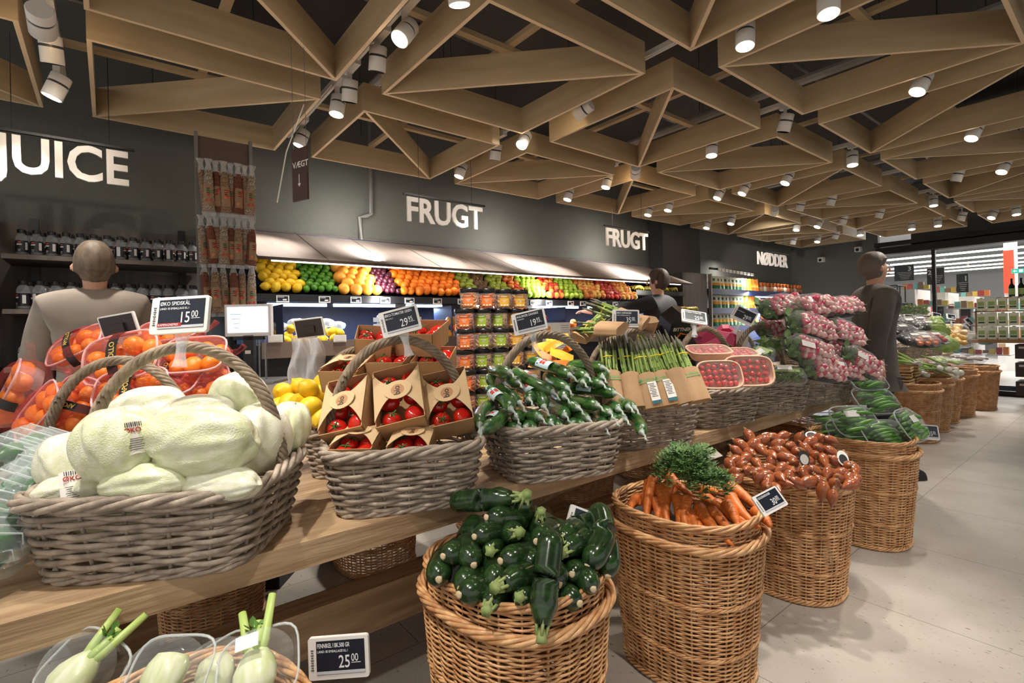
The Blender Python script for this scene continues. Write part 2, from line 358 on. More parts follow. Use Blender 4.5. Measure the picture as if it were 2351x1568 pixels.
for s in (-.05,.05): mb=MB(); mb.tube([tuple(u*s+(0,0,.275)),tuple(u*s+(0,0,.95))],.0015,4); mb.obj('wire',M_metal,t)
# conduits on walls, cameras
pipe([(-4.62,1.985,3.5),(-4.62,1.985,2.42),(-4.62,1.93,2.39),(-4.62,1.87,2.37),(-4.62,1.87,2.14)],.022,'wall_conduit','grey jointed conduit running down the wall left of the first fruit letters',plain((118,116,113),.5))
pipe([(-4.6,7.35,3.5),(-4.6,7.35,2.25)],.03,'wall_conduit','ribbed grey hose hanging on the wall left of the nut shelves',plain((110,112,112),.5))
for x,y,z,l in ((-4.1,FARY-.055,2.5,'small white round camera on the far wall corner'),(-3.45,FARY-.055,2.62,'small white box camera on the far wall')):
    t=thing('security_camera',l,'camera',(x,y,z)); mb=MB(); mb.box((0,0,.02),(.1,.12,.09)); mb.obj('housing',M_lampw,t,smooth=False); mb=MB(); mb.lathe([(.02,-.012),(.03,0),(.02,.012)],12,axis='y',c=(0,-.065,.01)); mb.obj('lens',M_black,t)
# ================================================================== wicker
M_gw=mat('grey_wicker',(186,171,154),.6,(138,124,110),scale=26,stretch=(1,1,1),det=4,bump=.25,bscale=90)
M_gr=mat('grey_rope',(158,140,118),.6,(120,104,86),scale=30,bump=.2,bscale=80)
M_bw=mat('honey_wicker',(228,182,130),.42,(188,134,86),scale=22,det=4,bump=.15,bscale=120,spec=.6)
M_bwd=mat('dark_wicker',(120,76,46),.5,(84,50,30),scale=22,bump=.15)
def loop_pts(a,b,p,N):
    """superellipse outline with half sizes a, b, resampled to N equal steps; points and outward normals"""
    t=np.linspace(0,2*PI,721)[:-1]; c,s=np.cos(t),np.sin(t)
    x=a*np.sign(c)*np.abs(c)**(2/p); y=b*np.sign(s)*np.abs(s)**(2/p)
    P=np.stack([x,y],1); d=np.roll(P,-1,0)-P; L=np.concatenate([[0],np.cumsum(np.hypot(*d.T))]); u=np.arange(N)/N*L[-1]
    Q=np.concatenate([P,P[:1]]); X=np.interp(u,L,Q[:,0]); Y=np.interp(u,L,Q[:,1]); P=np.stack([X,Y],1)
    t=np.roll(P,-1,0)-np.roll(P,1,0); t/=np.hypot(*t.T)[:,None]+1e-9
    return P,np.stack([t[:,1],-t[:,0]],1)
def ring(mb,P,Nn,z,off,zo,r,n=5,mi=0):
    N=len(P); ang=np.arange(n)*2*PI/n
    c=np.concatenate([P+Nn*off[:,None],(z+zo)[:,None]],1); n3=np.concatenate([Nn,np.zeros((N,1))],1)
    v=c[:,None,:]+r*(np.cos(ang)[None,:,None]*n3[:,None,:]+np.sin(ang)[None,:,None]*np.array([0,0,1.])[None,None,:])
    f=[]
    for i in range(N):
        j=(i+1)%N
        for k in range(n): l=(k+1)%n; f.append((i*n+k,i*n+l,j*n+l,j*n+k))
    mb.add(v.reshape(-1,3),f,mi)
def weave(mb,a0,b0,a1,b1,p,z0,z1,rows,stakes,r,amp,zamp,sub=4,n=5,bulge=0,sr=None):
    N=stakes*sub; k=np.arange(N)*PI/sub
    rows=int(rows*1.5)
    for i in range(rows):
        t=(i+.5)/rows; a=a0+(a1-a0)*t+bulge*math.sin(PI*t); b=b0+(b1-b0)*t+bulge*math.sin(PI*t); P,Nn=loop_pts(a,b,p,N)
        ph=k+(i%2)*PI
        ring(mb,P,Nn,z0+(z1-z0)*t,amp*np.cos(ph),zamp*np.sin(ph*.5+i),r,n)
    P0,_=loop_pts(a0,b0,p,N); P1,_=loop_pts(a1,b1,p,N)
    for q in range(stakes):
        i=q*sub
        mb.tube([(*P0[i],z0),(*((P0[i]+P1[i])/2*(1+bulge)),(z0+z1)/2),(*P1[i],z1)],sr or r*.9,4,caps=False)
def braid(mb,a,b,p,z,R,r,turns,strands=3,N=160,n=6,flat=1.):
    P,Nn=loop_pts(a,b,p,N); k=np.arange(N)*2*PI/N*turns
    for s in range(strands):
        ph=k+2*PI*s/strands; ring(mb,P,Nn,z,R*np.cos(ph),R*flat*np.sin(ph),r,n)
def rope(mb,pts,R,r,pitch,strands=6,n=6,taper=0):
    p=np.asarray(pts,float); d=np.hypot.reduce(np.diff(p,axis=0),axis=1); L=np.concatenate([[0],np.cumsum(d)]); M=int(L[-1]/pitch*12)+8
    u=np.linspace(0,L[-1],M); q=np.stack([np.interp(u,L,p[:,i]) for i in range(3)],1)
    t=np.gradient(q,axis=0); t/=np.linalg.norm(t,axis=1)[:,None]; yy=np.array([0,1.,0]); a=np.cross(t,yy); a/=np.linalg.norm(a,axis=1)[:,None]; b=np.cross(a,t)
    Rr=R*(1-taper*np.abs(np.linspace(-1,1,M))**6)
    for s in range(strands):
        ph=u/pitch*2*PI/1+2*PI*s/strands
        mb.tube(q+Rr[:,None]*(np.cos(ph)[:,None]*a+np.sin(ph)[:,None]*b),r,n)
def grey_basket_meshes(w0,w1,d0,d1,h,hh,seed=0):
    """local x = width, y = depth (front at -y), z up; returns body, rim, handle"""
    body=MB(); weave(body,w0/2,d0/2,w1/2-.012,d1/2-.012,5,.014,h-.02,9,20,.0066,.0085,.0022,sub=6,n=6,bulge=.004,sr=.005)
    P,_=loop_pts(w0/2-.004,d0/2-.004,5,48); body.add([(x,y,.012) for x,y in P],[tuple(range(48))])
    braid(body,w0/2,d0/2,5,.010,.006,.0065,9)
    rim=MB(); braid(rim,w1/2-.008,d1/2-.008,5,h-.008,.0115,.0085,7,4,N=220,flat=.9)
    hd=MB(); A=w1/2-.018; pts=[(A*math.cos(t)*(1 if abs(math.cos(t))<.93 else 1),0,h-.07+(hh-h+.07)*max(0,math.sin(t))**.85) for t in np.linspace(0.001,PI-.001,60)]
    rope(hd,pts,.0105,.0072,.125,6)
    return body.mesh('body',M_gw,'all'),rim.mesh('braided_rim',M_gw,'all'),hd.mesh('handle',M_gr,'all')
GB=grey_basket_meshes(.42,.51,.37,.45,.20,.53)
GB1=grey_basket_meshes(.46,.555,.43,.52,.20,.53)
def grey_basket(center,ang,label,me=GB,handle=True,group='grey wicker baskets on the near table',z=.737,lean=0,scale=1):
    t=thing('wicker_basket',label,'basket',(center[0],center[1],z),math.radians(90-ang),group); t.scale=(scale,)*3
    place('body',me[0],t); place('braided_rim',me[1],t)
    if handle: place('handle',me[2],t,rot=(lean,0,0))
    return t
TZ=.737
def basket_center(fr,ang,w,d):
    a=math.radians(ang); u=np.array([math.sin(a),math.cos(a)]); n=np.array([-u[1],u[0]]); return np.array(fr)-u*w/2+n*d/2
BK=[((-1.335,.228),32,.46,.43,GB1,'grey wicker basket heaped with pale pointed cabbages, nearest on the table'),
 ((-1.345,.905),21,.42,.37,GB,'grey wicker basket holding cardboard boxes of red tomatoes'),
 ((-1.26,1.51),19,.42,.37,GB,'grey wicker basket piled with film-wrapped cucumbers'),
 ((-1.325,2.15),20,.42,.37,GB,'grey wicker basket with asparagus bunches leaning upright in it'),
 ((-1.37,2.85),13,.42,.37,GB,'grey wicker basket with trays of cherry tomatoes'),
 ((-1.33,3.42),14,.42,.37,GB,'grey wicker basket filled with bagged green herbs'),
 ((-1.25,3.97),20,.42,.37,GB,'grey wicker basket under a tall heap of bagged radishes, at the table end')]
BC=[]
for i,(fr,an,w_,d_,me,lb) in enumerate(BK):
    c=basket_center(fr,an,w_,d_); BC.append((c,an)); grey_basket(c,an,lb,me,handle=(i!=0))
    if i==0: pass
# handle of the first basket leans back a little
t=[o for o in COL.objects if o.name.startswith('wicker_basket')][0]; place('handle',GB1[2],t,rot=(math.radians(-3),0,0))
BR=[((-2.02,.02),30,'grey wicker basket of netted oranges at the back left of the table'),
 ((-2.05,.83),24,'grey wicker basket of lemons behind the cabbage basket'),
 ((-1.93,2.32),20,'grey wicker basket with brown paper asparagus packs behind the cucumbers'),
 ((-1.93,3.05),16,'grey wicker basket of boxed pineapples behind the asparagus'),
 ((-1.93,3.70),14,'grey wicker basket of pink dragon fruit boxes behind the cherry tomatoes'),
 ((-1.85,4.22),20,'grey wicker basket standing at the far back end of the near table')]
BRC=[]
for c,an,lb in BR: BRC.append((np.array(c),an)); grey_basket(c,an,lb,GB,scale=.92)
# ================================================================== near table
M_tw=mat('rough_table_timber',(198,170,134),.62,(160,130,96),scale=3.2,stretch=(9,.7,9),det=8,bump=.35,bscale=9)
def table(x0,x1,y0,y1,label,zt=TZ,th=.072):
    t=thing('display_table',label,'table',(0,0,0))
    n=6; w_=(x1-x0)/n
    for i in range(n):
        mb=MB(); mb.box((x1-w_*(i+.5),(y0+y1)/2,zt-th/2),(w_-.003,y1-y0,th)); mb.obj('plank',M_tw,t,smooth=False)
    xs=(x0+.22,x1-.22)
    for k,yy in enumerate(np.linspace(y0+.75,y1-.5,3)):
        for s in (-1,1):
            a=np.array([(x0+x1)/2-s*.52,yy,zt-th]); b=np.array([(x0+x1)/2+s*.56,yy+.0,.0]); d=b-a
            mb=MB(); P=[a+(-.05,-.05+s*.055,0),a+(.05,-.05+s*.055,0),a+(.05,.05+s*.055,0),a+(-.05,.05+s*.055,0)]; Q=[p+d for p in P]
            mb.add(P+Q,[(0,1,2,3),(7,6,5,4),(0,4,5,1),(1,5,6,2),(2,6,7,3),(3,7,4,0)]); mb.obj('leg',M_tw,t,smooth=False)
    mb=MB(); mb.box(((x0+x1)/2+.33,(y0+y1)/2,.33),(.10,y1-y0-1.0,.15)); mb.obj('stretcher',M_tw,t,smooth=False)
    return t
table(-2.72,-1.416,-.75,4.12,'long rough timber table with crossed legs carrying the grey baskets')
# ================================================================== tall honey baskets on the floor
def tall_basket_meshes():
    b=MB(); weave(b,.228,.20,.272,.236,2.5,.02,.52,44,26,.0037,.0056,.001,sub=4,n=5,sr=.0045)
    braid(b,.230,.202,2.5,.014,.008,.005,16,4,N=150)
    for t in (.26,.62): a=.228+.044*t; c=.20+.036*t; braid(b,a+.004,c+.004,2.5,.02+.5*t,.004,.004,22,3,N=180,n=5)
    r=MB(); braid(r,.280,.243,2.5,.535,.0095,.0062,7,5,N=170)
    i=MB(); weave(i,.250,.214,.258,.222,2.5,.46,.60,12,26,.004,.005,.0015,sub=4,n=5,sr=.003)
    braid(i,.263,.227,2.5,.605,.0075,.0055,7,4,N=160)
    f=MB(); P,_=loop_pts(.246,.208,2.5,40); f.add([(x,y,.53) for x,y in P],[tuple(range(40))])
    return b.mesh('body',M_bw,'all'),r.mesh('rim',M_bw,'all'),i.mesh('inner_basket',M_bw,'all'),f.mesh('lining',plain((52,50,52),.7),False)
TB=tall_basket_meshes()
def tall_basket(x,y,rz,label,group,s=1,tilt=0,dark=False):
    t=thing('tall_wicker_basket',label,'basket',(x,y,0),rz,group); t.scale=(s,s,s)
    place('body',TB[0],t); place('rim',TB[1],t); 
    if not dark:
        place('inner_basket',TB[2],t,(0,0,0),(0,tilt,0)); place('lining',TB[3],t,(0,0,.0),(0,tilt,0))
    return t
G='tall honey wicker baskets in front of the near table'
FB=[((-1.19,.93),.1,'tall honey wicker basket heaped with dark green courgettes'),((-1.13,1.73),.0,'tall honey wicker basket of loose carrots, tilted inner tray'),
 ((-1.13,2.63),.05,'tall honey wicker basket under a heap of copper shallots'),((-1.09,3.52),0,'tall honey wicker basket topped with bagged pea pods'),((-1.03,.06),.1,'tall honey wicker basket of fennel trays, cut by the bottom of the picture')]
for (x,y),rz,lb in FB: tall_basket(x,y,rz,lb,G,1,.0)
for i,(x,y) in enumerate(((-2.72,.35),(-2.75,1.15),(-2.72,1.95),(-2.72,2.8),(-2.72,3.6))):
    t=tall_basket(x,y,0,'dark wicker basket on the far side of the table, '+('nearest the camera','second from the camera','third from the camera','fourth from the camera','farthest of five')[i],'wicker baskets on the far side of the near table',1,0,True)
for x,y,w_ in ((-1.78,3.78,'left'),(-1.80,4.30,'right')):
    tall_basket(x,y,0,'dark wicker basket tucked under the end of the near table, %s of the two'%w_,'wicker baskets under the near table end',.95,0,True)
# ================================================================== second table with its baskets
table(-3.2,-1.95,6.05,10.6,'shorter timber table farther down the aisle with crossed legs')
G2='tall honey wicker baskets in front of the farther table'
for i,((x,y),lb) in enumerate((((-1.62,6.72),'tall honey wicker basket topped with stacked wooden punnets'),((-1.66,7.45),'tall honey wicker basket of bunched white spring onions'),((-1.70,8.15),'tall honey wicker basket of net-bagged reddish vegetables'),((-1.66,8.80),'tall honey wicker basket of bagged leeks'),((-1.56,9.6),'tall honey wicker basket of dark bagged mushrooms, farthest in its row'))):
    tall_basket(x,y,0,lb,G2,1)
GBT=[((-2.24,7.2),30),((-2.2,7.95),25),((-2.16,8.75),20),((-2.12,9.5),15)]
for i,(c,an) in enumerate(GBT):
    grey_basket(c,an,'grey wicker basket on the farther table, '+('with black trays and bright packs','with green cabbages and tomatoes','with bags of yellow potatoes','last in the row, low and half hidden')[i],GB,group='grey wicker baskets on the farther table')
for i,(c,an) in enumerate((((-2.75,7.0),30),((-2.75,7.8),25))):
    grey_basket(c,an,'grey wicker basket at the back of the farther table, showing mostly its handle',GB,group='back baskets on the farther table')
# ================================================================== fruit wall display
M_can=mat('pale_canopy_laminate',(150,137,130),.5,(142,128,121),scale=3,stretch=(1,6,1))
M_shelf=plain((30,31,36),.5); M_navy=plain((24,34,74),.5)
CX0,CZ0=-3.8,1.832; CX1,CZ1=-4.68,2.185
y=.80; J=[.80]+[1.288+.4853*i for i in range(11)]
J=J[:12]
t=thing('display_canopy','long row of slanting pale laminate panels above the wall fruit display','display canopy',(0,0,0))
for a,b in zip(J[:-1],J[1:]):
    mb=MB(); v=[(CX0,a+.005,CZ0),(CX0,b-.005,CZ0),(CX1,b-.005,CZ1),(CX1,a+.005,CZ1)]; n=np.array([.37,0,.93])*-.018
    V=[np.array(q) for q in v]; mb.add(V+[q+n for q in V],[(0,1,2,3),(7,6,5,4),(0,4,5,1),(1,5,6,2),(2,6,7,3),(3,7,4,0)]); mb.obj('panel',M_can,t,smooth=False)
mb=MB(); mb.box((CX0+.004,(J[0]+J[-1])/2,CZ0-.012),(.012,J[-1]-J[0],.02)); mb.obj('edge_strip',plain((70,55,45),.5),t,smooth=False)
Y0,Y1=J[0],J[-1]
RX=-3.80; RZ=1.572
mb=MB(); mb.box((-3.84,3.4,1.812),(.025,5.0,.012)); mb.obj('led_or_fill_strip',mat('warm_fill_glow',(255,248,235),.4,emit=5),t,smooth=False)  # made-up glowing strip, added to go with the canopy fill lamps
t=thing('fruit_display_unit','black multi-level fruit display unit along the wall, lit blue-white under its top shelf','display unit',(0,0,0))
yc,L=(Y0+4.98)/2,4.98-Y0+.15
mb=MB(); mb.box((RX-.01,yc,RZ-.028),(.03,L,.056)); mb.obj('price_rail',M_blackm,t,smooth=False)
mb=MB(); th=math.atan2(.28,.55); V=[(RX-.02,yc-L/2,RZ-.06),(RX-.02,yc+L/2,RZ-.06),(-4.5,yc+L/2,RZ+.12),(-4.5,yc-L/2,RZ+.12)]; V+=[(a,b,c-.03) for a,b,c in V]
mb.add(V,[(0,1,2,3),(7,6,5,4),(0,4,5,1),(1,5,6,2),(2,6,7,3),(3,7,4,0)]); mb.obj('upper_bed',M_shelf,t,smooth=False)
mb=MB(); mb.box((-4.62,(Y0+Y1)/2,1.08),(.06,Y1-Y0,2.15)); mb.obj('back_panel',M_navy,t,smooth=False)
mb=MB(); mb.box((-3.85,yc,.62),(.9,L,1.2)); mb.obj('cold_cabinet',plain((26,28,38),.4),t,smooth=False)
mb=MB(); mb.box((-3.39,yc,1.19),(.03,L,.10)); mb.obj('lower_rail',plain((118,102,94),.5),t,smooth=False)
M_led=mat('led_strip_blue_white',(190,215,255),.4,emit=13)
for a,b in ((.86,1.27),(1.32,1.82),(1.92,2.26),(2.5,3.1),(3.3,3.95),(4.1,4.9)):
    mb=MB(); mb.box((RX-.03,(a+b)/2,RZ-.075),(.035,b-a,.022)); mb.obj('led_or_fill_strip',M_led,t,smooth=False)
    lamp('AREA','shelf_led_or_fill',(RX-.03,(a+b)/2,RZ-.10),9,(.5,.7,1),(RX-.05,(a+b)/2,0),.04,sy=(b-a))
for i in range(4):
    mb=MB(); yy=.86+i*1.25; mb.box((-3.55,yy,1.36),(.28,.006,.24)); mb.obj('divider',M_navy,t,smooth=False)
# added fill lamps under the canopy, brightening the upper fruit
for k in range(3): lamp('AREA','canopy_fill',(-3.83,1.7+k*1.75,1.80),20,(1,.97,.9),(-4.3,1.7+k*1.75,1.5),.05,sy=1.6)
# --- fruits
def blobf(rx,rz,dimple=.0,n=10,k=8,tip=0,wob=0,seed=0,neck=0):
    pr=[]
    for i in range(k+1):
        a=-PI/2+PI*i/k; r=rx*math.cos(a); z=rz*math.sin(a)
        if tip and abs(math.sin(a))>.97: z*=1+tip
        if neck and a>0: r*=1-neck*math.sin(a)**2; z*=1+neck*.8
        if dimple and abs(math.sin(a))>.9: z*=1-dimple
        pr.append((max(r,.0006),z))
    mb=MB(); mb.lathe(pr,n,wob=wob,seed=seed); return mb
FR={}
def fruit(kind,rx,rz,m,**k):
    FR[kind]=blobf(rx,rz,**k).mesh(kind,m,'all'); return FR[kind]
Ml=mat('lemon_peel',(247,206,40),.42,(235,190,30),scale=20,bump=.15,bscale=300); Mor=mat('orange_peel',(246,140,30),.4,(238,120,18),scale=12,bump=.15,bscale=300)
Mgf=mat('grapefruit_peel',(248,180,60),.42,(240,160,60),scale=14); Mlm=mat('lime_peel',(88,150,30),.4,(60,115,22),scale=14)
Mpl=mat('plum_skin',(88,30,48),.35,(60,22,40),scale=14); Mpr=mat('pear_skin',(165,175,60),.45,(135,150,50),scale=14)
Mkw=mat('kiwi_skin',(122,92,60),.8,(95,70,45),scale=20,bump=.2); Mar=mat('red_apple_skin',(196,40,32),.3,(214,150,60),scale=13,ramp=(.45,.72)); Mag=mat('green_apple_skin',(150,190,50),.3,(175,200,70),scale=14)
Maw=mat('blush_apple_skin',(205,80,45),.32,(222,180,80),scale=11,ramp=(.35,.6)); Mrd=mat('deep_red_apple_skin',(150,26,32),.3,(190,60,40),scale=12)
fruit('lemon',.031,.036,Ml,tip=.18); fruit('lime',.024,.026,Mlm,tip=.08); fruit('grapefruit',.044,.041,Mgf); fruit('plum',.022,.023,Mpl,dimple=.1)
fruit('orange',.036,.035,Mor,dimple=.05); fruit('pear',.030,.036,Mpr,neck=.45); fruit('kiwi',.024,.030,Mkw); fruit('red_apple',.034,.031,Mar,dimple=.25); fruit('green_apple',.034,.031,Mag,dimple=.25); fruit('blush_apple',.034,.031,Maw,dimple=.25); fruit('dark_red_apple',.034,.031,Mrd,dimple=.25)
# boundaries measured along the rail: (kind, y from, y to, spacing, words)
SECT=[('lemon',.83,1.11,.068,'lemon in the heap at the left end of the wall display'),('lime',1.11,1.38,.054,'lime heaped between the lemons and the grapefruit'),
('grapefruit',1.38,1.70,.086,'yellow grapefruit heaped between the limes and the plums'),('plum',1.70,1.88,.047,'purple plum heaped beside the yellow grapefruit'),
('orange',1.88,2.52,.071,'orange in the large heap right of the plums'),('pear',2.52,2.66,.062,'green pear in the narrow heap beside the oranges'),('kiwi',2.66,2.86,.05,'brown kiwi heaped right of the pears'),
('pear',2.86,3.08,.064,'green pear in the wider heap right of the kiwis'),('red_apple',3.08,3.24,.068,'red apple in the first apple heap beside the pears'),('green_apple',3.24,3.56,.068,'bright green apple in the first green heap'),
('red_apple',3.56,3.78,.068,'red apple heaped between the two green heaps'),('green_apple',3.78,4.08,.068,'yellow-green apple in the second green heap'),('blush_apple',4.08,4.44,.068,'blush red apple heaped in front of the reaching man'),
('dark_red_apple',4.44,4.72,.068,'dark red apple near the man\'s hand'),('blush_apple',4.72,5.0,.068,'blush red apple at the right end of the wall heaps')]
for kind,a,b,sp,lb in SECT:
    i=0; rowsn=int(.50/(sp*.86))
    for r in range(rowsn):
        x=RX-.05-r*sp*.62; z=RZ+.045+sp*.10+r*sp*.56
        if z>CZ0+.22: break
        yy=a+sp*.5+(r%2)*sp*.5
        while yy<b-sp*.1:
            o=place(kind,FR[kind],None,(x+random.uniform(-.008,.008),yy+random.uniform(-.006,.006),z+random.uniform(-.006,.008)),(random.uniform(0,6),random.uniform(0,3),random.uniform(0,6)),random.uniform(.98,1.16))
            tag(o,lb,kind.split('_')[-1],kind.replace('_',' ')+'s, '+' '.join(lb.split()[1:7])); yy+=sp
# --- small electronic labels on rails
fl=MB(); fl.box((0,0,0),(.006,.085,.048)); FL1=fl.mesh('frame',M_white,False)
sl=MB(); sl.box((.0035,0,.002),(.002,.070,.034)); FL2=sl.mesh('screen',plain((30,34,44),.3),False)
tx=MB(); tx.box((.005,.012,-.006),(.001,.026,.010)); tx.box((.005,-.012,.012),(.001,.04,.004)); FL3=tx.mesh('price_text',M_white,False)
pos=[(320,),(740-12,)]
for i,px in enumerate((649,745,817,884,940,1004,1060,1157-0,1225,1260,1310,1338,1385,1412,1455)):
    p=atX(px,688,RX+.01); 
    t=thing('shelf_label','small white-framed electronic price label on the black rail of the upper fruit shelf','price label',(RX+.012,p[1],RZ-.035),0,'electronic labels along the upper fruit shelf')
    for me,n in ((FL1,'frame'),(FL2,'screen'),(FL3,'price_text')): place(n,me,t)
for i,px in enumerate((633,781,1000)):
    p=atX(px,777,-3.36); t=thing('shelf_label','small white paper price label on the lower fruit shelf front','price label',(-3.365,p[1],p[2]),0,'paper labels along the lower fruit shelf')
    place('frame',FL1,t); place('screen',MB().box((.0035,0,0),(.002,.07,.034)).mesh('screen',plain((215,215,210),.5),False),t)
# --- lower level fruit: bags and loose
Mbag=film('clear_bag',(255,255,255),.05,.12,.8,30); Mbagw=film('milky_bag',(240,245,250),.38,.3,.6,20)
def bag(label,loc,size,m=None,rot=(0,0,0),group=None,cat='bag',seed=0,name='plastic_bag',pinch=.0):
    rnd=random.Random(seed); a,b,c=size; ph=[rnd.random()*6 for _ in range(6)]
    def fn(u,v):
        A=2*PI*u; B=PI*(v-.5); w=1+.09*math.sin(5*A+ph[0]+4*v)+.06*math.sin(9*A+ph[1]-7*v)+.04*math.sin(17*A+ph[2])
        r=abs(math.cos(B))**.55*w; return (a*r*math.cos(A),b*r*math.sin(A)*(1-.0*v),c*math.sin(B)*(1+.08*math.sin(3*A+ph[3])))
    mb=MB(); mb.grid(fn,26,12,wrap=True); o=mb.obj(name,m or Mbag,None,loc,rot); return tag(o,label,cat,group)
def pile(kind,n,c,ext,label,group,seed,cat=None,s=(.9,1.1)):
    rnd=random.Random(seed); pts=[]; r=FR[kind].dimensions if False else None; R={'lemon':.033,'orange':.036,'grapefruit':.043,'mandarin':.03,'potato':.026,'onion':.03}.get(kind,.034)
    tries=0
    while len(pts)<n and tries<4000:
        tries+=1; p=np.array([c[0]+rnd.uniform(-1,1)*ext[0],c[1]+rnd.uniform(-1,1)*ext[1],0]); z=c[2]
        for q in pts:
            d=np.hypot(*(p[:2]-q[:2]))
            if d<2*R*.9: z=max(z,q[2]+math.sqrt(max(0,(2*R*.9)**2-d*d))*.9)
        if z>c[2]+ext[2]: continue
        p[2]=z; pts.append(p)
        o=place(kind,FR[kind],None,p,(rnd.uniform(0,6),rnd.uniform(0,3),rnd.uniform(0,6)),rnd.uniform(*s)); tag(o,label,cat or kind,group)
    return pts
pile('lemon',20,(-3.56,1.05,1.25),(.11,.20,.11),'lemon lying on white wrapping on the lower shelf below the lemon heap','lemons on the lower shelf',3)
for k in range(5): bag('thin clear bag of lemons lying on the lower fruit shelf',(-3.62+.05*(k%2),.88+.1*k,1.34+.02*(k%2)),(.05,.055,.03),Mbagw,(0,0,k),'bags over the lower lemons',seed=k)
pile('grapefruit',13,(-3.56,1.98,1.25),(.11,.17,.12),'yellow grapefruit in film on the lower shelf','grapefruit on the lower shelf',5)
pile('orange',16,(-3.56,2.42,1.25),(.12,.17,.11),'orange on the lower shelf left of the jar tower','oranges on the lower shelf left of the jars',6)
pile('orange',26,(-3.56,3.75,1.25),(.12,.42,.12),'orange on the lower shelf right of the jar tower','oranges on the lower shelf right of the jars',8)
pile('red_apple',12,(-3.6,3.3,1.27),(.1,.16,.14),'red apple on the lower shelf behind the jars','apples on the lower shelf behind the jars',9,'apple')
pile('red_apple',10,(-3.6,4.5,1.27),(.1,.2,.1),'red apple on the lower shelf behind the standing man','apples on the lower shelf near the man',10,'apple')
# mushroom punnets stack, grey
Mpun=plain((190,188,184),.4)
for k in range(9):
    t=thing('film_punnet','film-covered grey punnet in the stack on a black tray','punnet',(-3.38+.0*k,1.52+.11*(k%3),1.285+.045*(k//3)),0,'grey punnets stacked on the black tray')
    mb=MB(); mb.box((0,0,0),(.13,.095,.032)); mb.obj('tray',Mpun,t,smooth=False); mb=MB(); mb.lathe([(.06,.016),(.055,.03),(.03,.036)],10,sx=1,sy=.75); mb.obj('film',Mbagw,t)
mb=MB(); mb.box((-3.36,1.63,1.24),(.2,.42,.02)); mb.box((-3.26,1.63,1.25),(.012,.42,.035)); tag(mb.obj('black_tray',M_black,smooth=False),'black tray holding grey film punnets in front of the lower shelf','tray')
# lowest level: yellow and lime bags glimpsed between baskets
mb=MB(); mb.box((-3.22,1.2,.80),(.35,1.5,.03)); tag(mb.obj('low_shelf',M_navy,smooth=False),'dark low shelf under the lemon bags','shelf')
pile('lemon',22,(-3.2,.95,.86),(.13,.16,.10),'lemon in the small net bags low on the display','small lemons on the low shelf',12,s=(.6,.75))
pile('lime',20,(-3.2,.72,.86),(.12,.12,.10),'lime in the small net bags low on the display','small limes on the low shelf',13)
pile('lemon',18,(-3.12,1.35,1.0),(.1,.13,.14),'lemon in the film bags under the grey punnets','bagged lemons under the punnets',14,s=(.7,.85))
for k in range(3): bag('clear film bag around small lemons under the grey punnets',(-3.1,1.25+.1*k,1.05),(.09,.07,.1),Mbag,(0,0,k),'film bags under the punnets',seed=20+k)
# banana racks at the right end
Mban=mat('banana_skin',(240,205,60),.45,(215,190,70),scale=9)
def banana_hand(n=5,seed=0):
    rnd=random.Random(seed); out=[]
    for i in range(n):
        a=(i-(n-1)/2)*.22; p=[]; 
        for k in range(8):
            s=k/7; q=-.9+1.9*s; p.append((.10*math.sin(q)*.9+.02,.02*i-.04+.07*a*s,.10*(1-math.cos(q))*-.9+.0))
        r=[.005,.011,.015,.0165,.0165,.015,.010,.004]; mb=MB(); mb.tube(p,r,7); out.append(mb.mesh('banana',Mban,'all'))
    return out
BH_=banana_hand()
def bananas(loc,rz,label,group):
    t=thing('banana_bunch',label,'bananas',loc,rz,group)
    for me in BH_: place('banana',me,t)
    mb=MB(); mb.box((-.075,0,-.02),(.02,.07,.02)); mb.obj('stem',plain((120,110,40),.6),t)
t=thing('banana_rack','black tiered banana rack at the right end of the fruit wall','rack',(0,0,0))
for k,(x,z) in enumerate(((-4.15,1.68),(-3.85,1.40),(-3.75,1.17),(-3.65,.98))):
    mb=MB(); mb.box((x,5.62,z),(.42,1.05,.03)); mb.box((x+.21,5.62,z+.02),(.02,1.05,.05)); mb.obj('shelf',plain((34,36,34),.6),t,smooth=False)
mb=MB(); mb.box((-4.15,5.62,.5),(.8,1.05,.9)); mb.obj('base',M_black,t,smooth=False)
r=0
for k,(x,z) in enumerate(((-4.05,1.78),(-3.75,1.50),(-3.66,1.27),(-3.55,1.08))):
    for j in range(4): bananas((x,5.22+.26*j,z),PI/2+random.uniform(-.3,.5),'yellow bananas on the '+('top','second','third','lowest')[k]+' tier of the black banana rack','bananas on the %s tier'%('top','second','third','lowest')[k])
# dark end panel between fruit and nuts, dark recess
M_dw=mat('charcoal_oak',(62,54,48),.6,(44,38,34),scale=4,stretch=(6,6,.6),bump=.1)
mb=MB(); mb.box((-4.35,6.52,1.0),(.7,.62,2.02)); tag(mb.obj('partition_panel',M_dw,smooth=False),'dark oak partition between the bananas and the nut shelves','partition')
mb=MB(); mb.box((WALLX+.14,6.9,2.9),(.24,1.0,1.7)); struct('trim_1',mb,plain((58,57,56),.8))
# ================================================================== produce on the near table and in the tall baskets
def toward(a,b,L,far=True):
    """second point at distance L from point a along pixel ray b (farther solution)"""
    r=ray(*b); o=CAM-a; A=r@r; B=2*r@o; C=o@o-L*L; D=B*B-4*A*C
    t=(-B+math.sqrt(D))/(2*A) if D>0 else -B/(2*A)
    p=CAM+r*t; d=p-a; return a+d/np.linalg.norm(d)*L
def align(o,a,b,axis='X',roll=0):
    d=Vector(b)-Vector(a); o.location=(Vector(a)+Vector(b))/2; o.rotation_mode='QUATERNION'; q=d.to_track_quat(axis,'Z'); 
    from mathutils import Quaternion
    o.rotation_quaternion=q@Quaternion({'X':(1,0,0),'Z':(0,0,1),'Y':(0,1,0)}[axis],roll)
